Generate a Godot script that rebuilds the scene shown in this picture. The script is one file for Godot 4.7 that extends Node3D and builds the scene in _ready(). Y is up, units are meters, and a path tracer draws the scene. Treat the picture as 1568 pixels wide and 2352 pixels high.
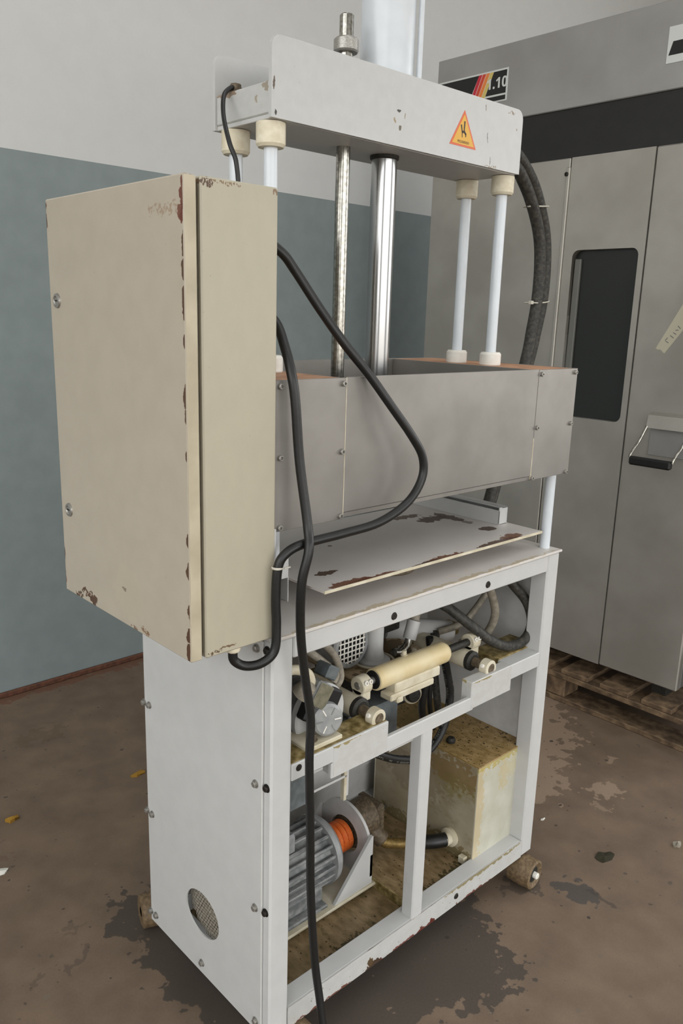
extends Node3D

# ---------------------------------------------------------------- mesh builder
class Msh:
	var v := PackedVector3Array()
	var n := PackedVector3Array()
	var uv := PackedVector2Array()

	func tri(a: Vector3, b: Vector3, c: Vector3, na: Vector3, nb: Vector3, nc: Vector3, ua := Vector2.ZERO, ub := Vector2.ZERO, uc := Vector2.ZERO) -> void:
		if (b - a).cross(c - a).dot(na + nb + nc) > 0.0:
			var t := b; b = c; c = t
			t = nb; nb = nc; nc = t
			var s := ub; ub = uc; uc = s
		v.append(a); v.append(b); v.append(c)
		n.append(na); n.append(nb); n.append(nc)
		uv.append(ua); uv.append(ub); uv.append(uc)

	func quad(a: Vector3, b: Vector3, c: Vector3, d: Vector3, nn: Vector3, ua := Vector2.ZERO, ub := Vector2.ZERO, uc := Vector2.ZERO, ud := Vector2.ZERO) -> void:
		tri(a, b, c, nn, nn, nn, ua, ub, uc)
		tri(a, c, d, nn, nn, nn, ua, uc, ud)

	# box between two corners with chamfered edges; each face carries its own 0..1 texture square
	func box(a: Vector3, b: Vector3, ch := 0.002, T := Transform3D.IDENTITY) -> Msh:
		var c := (a + b) * 0.5
		var h := (b - a).abs() * 0.5
		ch = minf(ch, minf(h.x, minf(h.y, h.z)) * 0.9)
		var P := func(s: Vector3, ax: int) -> Vector3:
			var p := c + h * s
			for k in 3:
				if k != ax:
					p[k] -= s[k] * ch
			return p
		var U := func(p: Vector3, ax: int) -> Vector2:
			var q := (p - c) / (h * 2.0) + Vector3(0.5, 0.5, 0.5)
			if ax == 0: return Vector2(q.z, 1.0 - q.y)
			if ax == 1: return Vector2(q.x, q.z)
			return Vector2(q.x, 1.0 - q.y)
		var B := T.basis.orthonormalized()
		for ax in 3:
			var i := (ax + 1) % 3
			var j := (ax + 2) % 3
			for s in [-1.0, 1.0]:
				var q := []
				for st in [[-1.0, -1.0], [1.0, -1.0], [1.0, 1.0], [-1.0, 1.0]]:
					var w := Vector3.ZERO
					w[ax] = s; w[i] = st[0]; w[j] = st[1]
					q.append(P.call(w, ax))
				var nn := Vector3.ZERO
				nn[ax] = s
				quad(T * (q[0] as Vector3), T * (q[1] as Vector3), T * (q[2] as Vector3), T * (q[3] as Vector3), B * nn, U.call(q[0], ax), U.call(q[1], ax), U.call(q[2], ax), U.call(q[3], ax))
			for s in [-1.0, 1.0]:
				for t in [-1.0, 1.0]:
					var w0 := Vector3.ZERO
					w0[ax] = -1.0; w0[i] = s; w0[j] = t
					var w1 := w0
					w1[ax] = 1.0
					var nn2 := Vector3.ZERO
					nn2[i] = s; nn2[j] = t
					var a0: Vector3 = P.call(w0, i)
					var a1: Vector3 = P.call(w1, i)
					var b0: Vector3 = P.call(w0, j)
					var b1: Vector3 = P.call(w1, j)
					quad(T * a0, T * a1, T * b1, T * b0, B * nn2.normalized(), U.call(a0, i), U.call(a1, i), U.call(b1, i), U.call(b0, i))
		for sx in [-1.0, 1.0]:
			for sy in [-1.0, 1.0]:
				for sz in [-1.0, 1.0]:
					var w := Vector3(sx, sy, sz)
					var nn := B * w.normalized()
					tri(T * (P.call(w, 0) as Vector3), T * (P.call(w, 1) as Vector3), T * (P.call(w, 2) as Vector3), nn, nn, nn, U.call(P.call(w, 0), 0), U.call(P.call(w, 1), 1), U.call(P.call(w, 2), 2))
		return self

	# round tube along smoothed points
	func tube(pts: Array, r: float, seg := 12, sub := 6) -> Msh:
		var p := PackedVector3Array()
		var m := pts.size()
		if sub <= 1 or m < 3:
			for q in pts: p.append(q)
		else:
			for i in m - 1:
				var p0: Vector3 = pts[maxi(i - 1, 0)]
				var p1: Vector3 = pts[i]
				var p2: Vector3 = pts[i + 1]
				var p3: Vector3 = pts[mini(i + 2, m - 1)]
				for k in sub:
					p.append(p1.cubic_interpolate(p2, p0, p3, float(k) / sub))
			p.append(pts[m - 1])
		var side := Vector3.ZERO
		var rings := []
		var norms := []
		var run := 0.0
		var runs := []
		for i in p.size():
			var t := (p[mini(i + 1, p.size() - 1)] - p[maxi(i - 1, 0)]).normalized()
			if side == Vector3.ZERO:
				side = t.cross(Vector3.UP if absf(t.y) < 0.9 else Vector3.RIGHT).normalized()
			side = (side - t * side.dot(t)).normalized()
			var up := t.cross(side)
			var ring := PackedVector3Array()
			var nr := PackedVector3Array()
			for k in seg + 1:
				var a := TAU * k / seg
				var d := side * cos(a) + up * sin(a)
				ring.append(p[i] + d * r)
				nr.append(d)
			rings.append(ring)
			norms.append(nr)
			if i > 0: run += p[i].distance_to(p[i - 1])
			runs.append(run)
		for i in p.size() - 1:
			for k in seg:
				var ua := Vector2(float(k) / seg, runs[i])
				var ub := Vector2(float(k + 1) / seg, runs[i])
				var uc := Vector2(float(k + 1) / seg, runs[i + 1])
				var ud := Vector2(float(k) / seg, runs[i + 1])
				tri(rings[i][k], rings[i][k + 1], rings[i + 1][k + 1], norms[i][k], norms[i][k + 1], norms[i + 1][k + 1], ua, ub, uc)
				tri(rings[i][k], rings[i + 1][k + 1], rings[i + 1][k], norms[i][k], norms[i + 1][k + 1], norms[i + 1][k], ua, uc, ud)
		for e in [0, p.size() - 1]:
			var nn := (p[1] - p[0]).normalized() * -1.0 if e == 0 else (p[e] - p[e - 1]).normalized()
			for k in seg:
				tri(p[e], rings[e][k], rings[e][k + 1], nn, nn, nn)
		return self

	# profile of (radius, height) turned round the y axis of T
	func lathe(prof: Array, T: Transform3D, seg := 28) -> Msh:
		var B := T.basis.orthonormalized()
		for i in prof.size() - 1:
			var a: Vector2 = prof[i]
			var b: Vector2 = prof[i + 1]
			if a.distance_to(b) < 1e-6: continue
			var d := (b - a).normalized()
			var o := Vector2(d.y, -d.x)
			for k in seg:
				var t0 := TAU * k / seg
				var t1 := TAU * (k + 1) / seg
				var c0 := Vector3(cos(t0), 0, sin(t0))
				var c1 := Vector3(cos(t1), 0, sin(t1))
				var n0 := B * (c0 * o.x + Vector3.UP * o.y)
				var n1 := B * (c1 * o.x + Vector3.UP * o.y)
				var A0 := T * (c0 * a.x + Vector3.UP * a.y)
				var A1 := T * (c1 * a.x + Vector3.UP * a.y)
				var B0 := T * (c0 * b.x + Vector3.UP * b.y)
				var B1 := T * (c1 * b.x + Vector3.UP * b.y)
				var u0 := float(k) / seg
				var u1 := float(k + 1) / seg
				if a.x > 1e-6: tri(A0, A1, B1, n0, n1, n1, Vector2(u0, a.y), Vector2(u1, a.y), Vector2(u1, b.y))
				if b.x > 1e-6: tri(A0, B1, B0, n0, n1, n0, Vector2(u0, a.y), Vector2(u1, b.y), Vector2(u0, b.y))
		return self

	# polygon in the xy plane of T pushed along z
	func prism(poly: PackedVector2Array, T: Transform3D, depth: float) -> Msh:
		var B := T.basis.orthonormalized()
		var idx := Geometry2D.triangulate_polygon(poly)
		var box2 := Rect2(poly[0], Vector2.ZERO)
		for q in poly: box2 = box2.expand(q)
		for e in [0.0, depth]:
			var nn := B * Vector3(0, 0, signf(depth) if e != 0.0 else -signf(depth))
			for i in range(0, idx.size(), 3):
				var q := []
				var w := []
				for k in 3:
					var pt := poly[idx[i + k]]
					q.append(T * Vector3(pt.x, pt.y, e))
					w.append(Vector2((pt.x - box2.position.x) / box2.size.x, 1.0 - (pt.y - box2.position.y) / box2.size.y))
				tri(q[0], q[1], q[2], nn, nn, nn, w[0], w[1], w[2])
		var area := 0.0
		for i in poly.size():
			area += poly[i].cross(poly[(i + 1) % poly.size()])
		for i in poly.size():
			var a := poly[i]
			var b := poly[(i + 1) % poly.size()]
			var o := (b - a).normalized()
			var nn := B * (Vector3(o.y, -o.x, 0) * signf(area))
			quad(T * Vector3(a.x, a.y, 0), T * Vector3(b.x, b.y, 0), T * Vector3(b.x, b.y, depth), T * Vector3(a.x, a.y, depth), nn)
		return self

	# rectangle with a hole whose outline is seen from its centre; in the xy plane of T, pushed along z
	func holed(r: Rect2, hole: PackedVector2Array, T: Transform3D, depth: float) -> Msh:
		var B := T.basis.orthonormalized()
		var c := Vector2.ZERO
		for q in hole: c += q
		c /= hole.size()
		var outp := PackedVector2Array()
		for q in hole:
			var d := (q - c).normalized()
			var t := 1e9
			if absf(d.x) > 1e-6: t = minf(t, ((r.end.x if d.x > 0 else r.position.x) - c.x) / d.x)
			if absf(d.y) > 1e-6: t = minf(t, ((r.end.y if d.y > 0 else r.position.y) - c.y) / d.y)
			outp.append(c + d * t)
		for cr in [r.position, r.end, Vector2(r.position.x, r.end.y), Vector2(r.end.x, r.position.y)]:
			var best := 0
			for i in outp.size():
				if outp[i].distance_to(cr) < outp[best].distance_to(cr): best = i
			outp[best] = cr
		var nf := B * Vector3(0, 0, signf(depth))
		for i in hole.size():
			var j := (i + 1) % hole.size()
			for e in [0.0, depth]:
				var q := [hole[i], hole[j], outp[j], outp[i]]
				var p := []
				var w := []
				for k in q:
					p.append(T * Vector3(k.x, k.y, e))
					w.append(Vector2((k.x - r.position.x) / r.size.x, 1.0 - (k.y - r.position.y) / r.size.y))
				quad(p[0], p[1], p[2], p[3], nf if e != 0.0 else -nf, w[0], w[1], w[2], w[3])
			var mid := (hole[i] + hole[j]) * 0.5
			var inn := (c - mid).normalized()
			quad(T * Vector3(hole[i].x, hole[i].y, 0), T * Vector3(hole[j].x, hole[j].y, 0), T * Vector3(hole[j].x, hole[j].y, depth), T * Vector3(hole[i].x, hole[i].y, depth), B * Vector3(inn.x, inn.y, 0))
			var mo := (outp[i] + outp[j]) * 0.5
			var on := Vector2.ZERO
			if absf(mo.x - r.position.x) < 1e-5: on = Vector2.LEFT
			elif absf(mo.x - r.end.x) < 1e-5: on = Vector2.RIGHT
			elif absf(mo.y - r.position.y) < 1e-5: on = Vector2(0, -1)
			else: on = Vector2(0, 1)
			quad(T * Vector3(outp[i].x, outp[i].y, 0), T * Vector3(outp[j].x, outp[j].y, 0), T * Vector3(outp[j].x, outp[j].y, depth), T * Vector3(outp[i].x, outp[i].y, depth), B * Vector3(on.x, on.y, 0))
		return self

	func mesh() -> ArrayMesh:
		var a := []
		a.resize(Mesh.ARRAY_MAX)
		a[Mesh.ARRAY_VERTEX] = v
		a[Mesh.ARRAY_NORMAL] = n
		a[Mesh.ARRAY_TEX_UV] = uv
		var m := ArrayMesh.new()
		m.add_surface_from_arrays(Mesh.PRIMITIVE_TRIANGLES, a)
		return m

# ---------------------------------------------------------------- scene helpers
var used := {}
var M := {}

func V(x: float, y: float, z: float) -> Vector3: return Vector3(x, y, z)

func numbered(parent: Node, called: String) -> String:
	var key := str(parent.get_instance_id()) + called
	var k: int = used.get(key, 0)
	used[key] = k + 1
	return called if k == 0 else "%s_%03d" % [called, k]

func gpos(o: Node) -> Vector3:
	var p := Vector3.ZERO
	while o != self and o != null:
		p += (o as Node3D).position
		o = o.get_parent()
	return p

# one named mesh; the shape is given in world metres, or in its own metres with a place `at`
func put(called: String, shape, mat: Material, parent: Node = self, at = null) -> MeshInstance3D:
	var o := MeshInstance3D.new()
	o.name = numbered(parent, called)
	o.mesh = shape.mesh() if shape is Msh else shape
	o.material_override = mat
	o.cast_shadow = GeometryInstance3D.SHADOW_CASTING_SETTING_ON
	parent.add_child(o, true)
	var T: Transform3D = at if at is Transform3D else Transform3D.IDENTITY
	T.origin -= gpos(parent)
	o.transform = T
	return o

func tag(o: Node, label: String, category: String, group := "") -> Node:
	o.set_meta("label", label)
	o.set_meta("category", category)
	if group: o.set_meta("group", group)
	return o

func thing(called: String, label: String, category: String, at: Vector3, group := "") -> Node3D:
	var o := Node3D.new()
	o.name = numbered(self, called)
	add_child(o, true)
	o.position = at
	tag(o, label, category, group)
	return o

func struct(called: String, shape, mat: Material, parent: Node = self) -> MeshInstance3D:
	var o := put(called, shape, mat, parent)
	if parent == self: o.set_meta("kind", "structure")
	return o

func bx(a: Vector3, b: Vector3, ch := 0.002) -> Msh: return Msh.new().box(a, b, ch)

# frame whose y axis points along `dir`
func along(o: Vector3, dir: Vector3) -> Transform3D:
	var y := dir.normalized()
	var x := y.cross(Vector3.UP if absf(y.y) < 0.9 else Vector3.RIGHT).normalized()
	return Transform3D(Basis(x, y, x.cross(y)), o)

func cyl(o: Vector3, dir: Vector3, r: float, h: float, ch := 0.002, seg := 28) -> Msh:
	return Msh.new().lathe([Vector2(0, 0), Vector2(r - ch, 0), Vector2(r, ch), Vector2(r, h - ch), Vector2(r - ch, h), Vector2(0, h)], along(o, dir), seg)

func ring(o: Vector3, dir: Vector3, r: float, r_in: float, h: float, ch := 0.001, seg := 28) -> Msh:
	return Msh.new().lathe([Vector2(r_in, 0), Vector2(r - ch, 0), Vector2(r, ch), Vector2(r, h - ch), Vector2(r - ch, h), Vector2(r_in, h), Vector2(r_in, 0)], along(o, dir), seg)

func circle(c: Vector2, rx: float, ry: float, k := 48) -> PackedVector2Array:
	var p := PackedVector2Array()
	for i in k: p.append(c + Vector2(cos(TAU * i / k) * rx, sin(TAU * i / k) * ry))
	return p

func round_rect(r: Rect2, rad: float, per := 6, edge := 8) -> PackedVector2Array:
	var p := PackedVector2Array()
	var cs := [Vector2(r.end.x - rad, r.end.y - rad), Vector2(r.position.x + rad, r.end.y - rad), Vector2(r.position.x + rad, r.position.y + rad), Vector2(r.end.x - rad, r.position.y + rad)]
	for k in 4:
		for i in per + 1:
			p.append(cs[k] + Vector2.from_angle(PI / 2 * (k + float(i) / per)) * rad)
		var nx: Vector2 = cs[(k + 1) % 4] + Vector2.from_angle(PI / 2 * (k + 1)) * rad
		var last := p[p.size() - 1]
		for i in range(1, edge): p.append(last.lerp(nx, float(i) / edge))
	return p

# frame for outlines drawn as (z, y) on a plane that faces -x, pushed towards -x
func facing_left(x: float) -> Transform3D:
	return Transform3D(Basis(V(0, 0, 1), V(0, 1, 0), V(-1, 0, 0)), V(x, 0, 0))

func facing_front(z: float) -> Transform3D:
	return Transform3D(Basis.IDENTITY, V(0, 0, z))

# ---------------------------------------------------------------- materials
func noise(sd: int, freq: float, oct := 4) -> FastNoiseLite:
	var f := FastNoiseLite.new()
	f.seed = sd
	f.noise_type = FastNoiseLite.TYPE_SIMPLEX_SMOOTH
	f.frequency = freq
	f.fractal_octaves = oct
	return f

func ntex(sd: int, freq: float, lo: Color, hi: Color, size := 512, oct := 4) -> NoiseTexture2D:
	var t := NoiseTexture2D.new()
	t.width = size; t.height = size
	t.seamless = true
	t.noise = noise(sd, freq, oct)
	var g := Gradient.new()
	g.set_color(0, lo); g.set_color(1, hi)
	g.set_offset(0, 0.2); g.set_offset(1, 0.8)
	t.color_ramp = g
	return t

func flat(c: Color, rough: float, metal := 0.0) -> StandardMaterial3D:
	var m := StandardMaterial3D.new()
	m.albedo_color = c
	m.roughness = rough
	m.metallic = metal
	return m

# a colour broken up by grain in space
func grain(lo: Color, hi: Color, rough: float, metal := 0.0, freq := 0.01, per_metre := 1.0, bump := 0.0, sd := 1) -> StandardMaterial3D:
	var m := flat(Color.WHITE, rough, metal)
	m.albedo_texture = ntex(sd, freq, lo, hi)
	m.uv1_triplanar = true
	m.uv1_world_triplanar = true
	m.uv1_scale = Vector3.ONE * per_metre
	return m

# a painted picture of a surface: base colour with grain, then marks with ragged outlines.
# a mark is {"e": [x, y, rx, ry], ...} or {"p": [[x, y], ...], ...} in fractions of the picture, with "c" colour, "rag" and "a" strength
func paint(w: int, h: int, lo: Color, hi: Color, freq: float, marks: Array, specks := 0, speck_lo := Color(0, 0, 0), speck_hi := Color(0, 0, 0), sd := 1, speck_r := 2.0) -> ImageTexture:
	var f1 := noise(sd, freq, 5)
	var f2 := noise(sd + 11, 0.03, 4)
	var f3 := noise(sd + 23, 0.03, 4)
	var f4 := noise(sd + 31, 0.25, 2)
	var g1 := f1.get_image(w, h, false, false, true).get_data()
	var g4 := f4.get_image(w, h, false, false, true).get_data()
	var d := PackedByteArray()
	d.resize(w * h * 3)
	var lr := lo.r8; var lg := lo.g8; var lb := lo.b8
	var dr := hi.r8 - lr; var dg := hi.g8 - lg; var db := hi.b8 - lb
	for i in w * h:
		var t := (g1[i] * 0.75 + g4[i] * 0.25) / 255.0
		d[i * 3] = int(lr + dr * t)
		d[i * 3 + 1] = int(lg + dg * t)
		d[i * 3 + 2] = int(lb + db * t)
	for mk in marks:
		var c: Color = mk.c
		var rag: float = mk.get("rag", 6.0)
		var al: float = mk.get("a", 1.0)
		var hole: float = mk.get("thin", 0.0)
		var poly := PackedVector2Array()
		var e := [0.0, 0.0, 0.0, 0.0]
		var bb := Rect2()
		if mk.has("p"):
			for q in mk.p: poly.append(Vector2(q[0] * w, q[1] * h))
			bb = Rect2(poly[0], Vector2.ZERO)
			for q in poly: bb = bb.expand(q)
		else:
			e = [mk.e[0] * w, mk.e[1] * h, mk.e[2] * w, mk.e[3] * h]
			bb = Rect2(e[0] - e[2], e[1] - e[3], e[2] * 2, e[3] * 2)
		bb = bb.grow(rag * 1.2)
		for y in range(maxi(int(bb.position.y), 0), mini(int(bb.end.y) + 1, h)):
			for x in range(maxi(int(bb.position.x), 0), mini(int(bb.end.x) + 1, w)):
				var jx := x + f2.get_noise_2d(x, y) * rag * 2.0
				var jy := y + f3.get_noise_2d(x, y) * rag * 2.0
				var inside := false
				if poly.size() > 0: inside = Geometry2D.is_point_in_polygon(Vector2(jx, jy), poly)
				else: inside = pow((jx - e[0]) / e[2], 2) + pow((jy - e[1]) / e[3], 2) < 1.0
				if inside and (hole == 0.0 or f2.get_noise_2d(x * 3.0, y * 3.0) > hole - 0.5):
					var i := (y * w + x) * 3
					var k := al * (0.75 + 0.25 * g4[y * w + x] / 255.0)
					d[i] = int(lerpf(d[i], c.r8, k))
					d[i + 1] = int(lerpf(d[i + 1], c.g8, k))
					d[i + 2] = int(lerpf(d[i + 2], c.b8, k))
	var rng := RandomNumberGenerator.new()
	rng.seed = sd
	for s in specks:
		var cx := rng.randi_range(0, w - 1)
		var cy := rng.randi_range(0, h - 1)
		var r := rng.randf_range(0.4, 1.0) * rng.randf_range(0.3, 1.0) * speck_r
		var c := speck_lo.lerp(speck_hi, rng.randf())
		var rx := r * rng.randf_range(0.6, 1.6)
		for y in range(maxi(cy - int(r) - 1, 0), mini(cy + int(r) + 2, h)):
			for x in range(maxi(cx - int(rx) - 1, 0), mini(cx + int(rx) + 2, w)):
				if pow((x - cx) / rx, 2) + pow((y - cy) / r, 2) < 0.8 + f2.get_noise_2d(x * 8.0, y * 8.0):
					var i := (y * w + x) * 3
					d[i] = c.r8; d[i + 1] = c.g8; d[i + 2] = c.b8
	return ImageTexture.create_from_image(Image.create_from_data(w, h, false, Image.FORMAT_RGB8, d))

func painted(t: Texture2D, rough: float, metal := 0.0) -> StandardMaterial3D:
	var m := flat(Color.WHITE, rough, metal)
	m.albedo_texture = t
	return m

func materials() -> void:
	M.white = grain(Color(0.736, 0.734, 0.726), Color(0.75, 0.748, 0.74), 0.42, 0.0, 0.02, 1.5, 0.0, 3)
	M.white_gloss = grain(Color(0.80, 0.82, 0.84), Color(0.825, 0.845, 0.865), 0.25, 0.0, 0.02, 1.5, 0.0, 5)
	M.grey_white = grain(Color(0.73, 0.725, 0.715), Color(0.765, 0.76, 0.75), 0.5, 0.0, 0.02, 2.0, 0.0, 6)
	M.old_white = grain(Color(0.73, 0.69, 0.59), Color(0.82, 0.79, 0.71), 0.5, 0.0, 0.008, 3.0, 0.0, 8)
	M.olive = grain(Color(0.36, 0.30, 0.14), Color(0.64, 0.57, 0.40), 0.55, 0.0, 0.015, 5.0, 0.0, 9)
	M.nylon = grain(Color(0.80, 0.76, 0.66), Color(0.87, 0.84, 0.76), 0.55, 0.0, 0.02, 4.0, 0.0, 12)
	M.nylon_white = grain(Color(0.86, 0.84, 0.80), Color(0.90, 0.89, 0.86), 0.5, 0.0, 0.02, 4.0, 0.0, 13)
	M.chrome = flat(Color(0.66, 0.66, 0.66), 0.20, 1.0)
	M.chrome_worn = grain(Color(0.50, 0.49, 0.46), Color(0.70, 0.69, 0.66), 0.2, 1.0, 0.03, 6.0, 0.0, 14)
	M.zinc = grain(Color(0.55, 0.54, 0.52), Color(0.70, 0.69, 0.66), 0.4, 0.7, 0.05, 10.0, 0.0, 15)
	M.bolt_dark = grain(Color(0.10, 0.09, 0.08), Color(0.24, 0.22, 0.20), 0.5, 0.5, 0.05, 12.0, 0.0, 16)
	M.steel = grain(Color(0.545, 0.53, 0.51), Color(0.585, 0.57, 0.55), 0.45, 0.65, 0.008, 1.5, 0.0, 17)
	M.steel_far = grain(Color(0.62, 0.605, 0.575), Color(0.67, 0.655, 0.625), 0.45, 0.6, 0.006, 0.9, 0.0, 18)
	M.steel_head = grain(Color(0.585, 0.58, 0.57), Color(0.625, 0.62, 0.61), 0.5, 0.45, 0.006, 0.9, 0.0, 19)
	M.black = flat(Color(0.035, 0.035, 0.037), 0.55)
	M.band = grain(Color(0.05, 0.05, 0.05), Color(0.085, 0.08, 0.075), 0.4, 0.0, 0.01, 2.0, 0.0, 20)
	M.glass = flat(Color(0.15, 0.155, 0.148), 0.22)
	M.rubber = grain(Color(0.045, 0.045, 0.045), Color(0.085, 0.085, 0.08), 0.42, 0.0, 0.03, 6.0, 0.0, 21)
	M.hose = grain(Color(0.10, 0.095, 0.085), Color(0.30, 0.285, 0.25), 0.6, 0.0, 0.03, 5.0, 0.0, 22)
	M.hose_grey = grain(Color(0.44, 0.41, 0.36), Color(0.60, 0.57, 0.51), 0.55, 0.0, 0.02, 5.0, 0.0, 23)
	M.motor = grain(Color(0.38, 0.39, 0.39), Color(0.58, 0.58, 0.57), 0.5, 0.1, 0.012, 4.0, 0.0, 24)
	M.motor_shell = grain(Color(0.52, 0.53, 0.53), Color(0.62, 0.62, 0.615), 0.42, 0.1, 0.015, 4.0, 0.0, 25)
	M.blue_grey = grain(Color(0.33, 0.355, 0.36), Color(0.41, 0.435, 0.44), 0.5, 0.0, 0.015, 4.0, 0.0, 26)
	M.dark_iron = grain(Color(0.10, 0.095, 0.085), Color(0.21, 0.20, 0.17), 0.6, 0.2, 0.03, 8.0, 0.0, 27)
	M.brown_iron = grain(Color(0.28, 0.24, 0.18), Color(0.45, 0.39, 0.31), 0.6, 0.1, 0.02, 8.0, 0.0, 28)
	M.orange = grain(Color(0.82, 0.36, 0.12), Color(0.90, 0.47, 0.20), 0.5, 0.0, 0.03, 10.0, 0.0, 29)
	M.wheel = grain(Color(0.34, 0.27, 0.19), Color(0.50, 0.42, 0.31), 0.6, 0.0, 0.02, 8.0, 0.03, 30)
	M.copper = grain(Color(0.64, 0.46, 0.34), Color(0.76, 0.58, 0.45), 0.6, 0.0, 0.008, 3.0, 0.0, 31)
	M.wood = grain(Color(0.30, 0.235, 0.17), Color(0.50, 0.41, 0.31), 0.75, 0.0, 0.01, 3.0, 0.0, 32)
	M.tie = flat(Color(0.75, 0.73, 0.68), 0.5)
	M.brass = grain(Color(0.42, 0.34, 0.18), Color(0.62, 0.52, 0.32), 0.4, 0.6, 0.03, 8.0, 0.0, 33)
	M.white_wall = grain(Color(0.808, 0.810, 0.806), Color(0.816, 0.818, 0.814), 0.85, 0.0, 0.02, 0.8, 0.0, 34)
	M.blue_wall = grain(Color(0.51, 0.55, 0.55), Color(0.53, 0.57, 0.57), 0.75, 0.0, 0.02, 0.8, 0.0, 35)
	M.ceiling = grain(Color(0.70, 0.70, 0.68), Color(0.75, 0.75, 0.73), 0.9, 0.0, 0.006, 0.6, 0.0, 36)
	M.concrete = grain(Color(0.38, 0.325, 0.275), Color(0.48, 0.41, 0.35), 0.85, 0.0, 0.008, 0.7, 0.02, 37)
	M.skirt = grain(Color(0.30, 0.19, 0.13), Color(0.42, 0.26, 0.19), 0.8, 0.0, 0.02, 3.0, 0.02, 38)
	M.leaf_yellow = grain(Color(0.50, 0.36, 0.08), Color(0.66, 0.50, 0.16), 0.7, 0.0, 0.05, 20.0, 0.0, 39)
	M.dirt = grain(Color(0.09, 0.085, 0.03), Color(0.22, 0.19, 0.08), 0.7, 0.0, 0.03, 12.0, 0.05, 40)
	M.barrel = grain(Color(0.79, 0.71, 0.53), Color(0.85, 0.80, 0.67), 0.42, 0.0, 0.006, 3.0, 0.0, 61)
	M.perforated = grain(Color(0.50, 0.47, 0.42), Color(0.62, 0.59, 0.54), 0.5, 0.2, 0.02, 8.0, 0.0, 62)
	M.reveal = flat(Color(0.40, 0.40, 0.38), 0.5)
	# black hose with a row of small pale print along it
	var pi := Image.create_empty(64, 256, false, Image.FORMAT_RGB8)
	pi.fill(Color(0.075, 0.075, 0.072))
	var prng := RandomNumberGenerator.new()
	prng.seed = 3
	for u in [4, 25, 46]:
		var py := 6
		while py < 240:
			var gl := prng.randi_range(5, 9)
			if prng.randf() < 0.8:
				pi.fill_rect(Rect2i(u, py, 5, 2), Color(0.52, 0.51, 0.47))
				if prng.randf() < 0.7: pi.fill_rect(Rect2i(u, py + gl - 3, 5, 2), Color(0.52, 0.51, 0.47))
				pi.fill_rect(Rect2i(u + (4 if prng.randf() < 0.5 else 0), py, 2, gl - 1), Color(0.52, 0.51, 0.47))
			py += gl + 3
	M.printed_hose = painted(ImageTexture.create_from_image(pi), 0.5)
	M.printed_hose.uv1_scale = Vector3(1, 6, 1)
	M.sign_white = flat(Color(0.80, 0.81, 0.80), 0.4)
	M.sign_black = flat(Color(0.04, 0.045, 0.045), 0.4)

func _ready() -> void:
	# ------------------------------------------------ camera
	var cam := Camera3D.new()
	cam.name = "camera"
	cam.position = V(-0.812, 1.5015, 1.0255)
	cam.rotation = V(-0.2398, -0.7569, 0.0298)
	cam.fov = rad_to_deg(2.0 * atan(1176.0 / 1837.2))
	cam.near = 0.02
	add_child(cam)
	cam.current = true
	# ------------------------------------------------ sky and exposure
	var env := Environment.new()
	var sm := ProceduralSkyMaterial.new()
	sm.sky_top_color = Color(0.845, 0.855, 0.86)
	sm.sky_horizon_color = Color(0.915, 0.913, 0.905)
	sm.ground_bottom_color = Color(0.56, 0.54, 0.51)
	sm.ground_horizon_color = Color(0.64, 0.62, 0.59)
	sm.sun_angle_max = 0.0
	var sky := Sky.new()
	sky.sky_material = sm
	env.background_mode = Environment.BG_SKY
	env.sky = sky
	env.background_energy_multiplier = 1.0
	env.tonemap_mode = Environment.TONE_MAPPER_LINEAR
	env.tonemap_exposure = 5.4
	env.sdfgi_enabled = true
	env.ssao_enabled = true
	env.ssil_enabled = true
	var we := WorldEnvironment.new()
	we.name = "world_environment"
	we.environment = env
	add_child(we)

	materials()
	hall()
	press()
	lift_tray()
	switch_cabinet()
	cables()
	hydraulics()
	upper_drive()
	side_machine()
	floor_bits()

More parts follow.
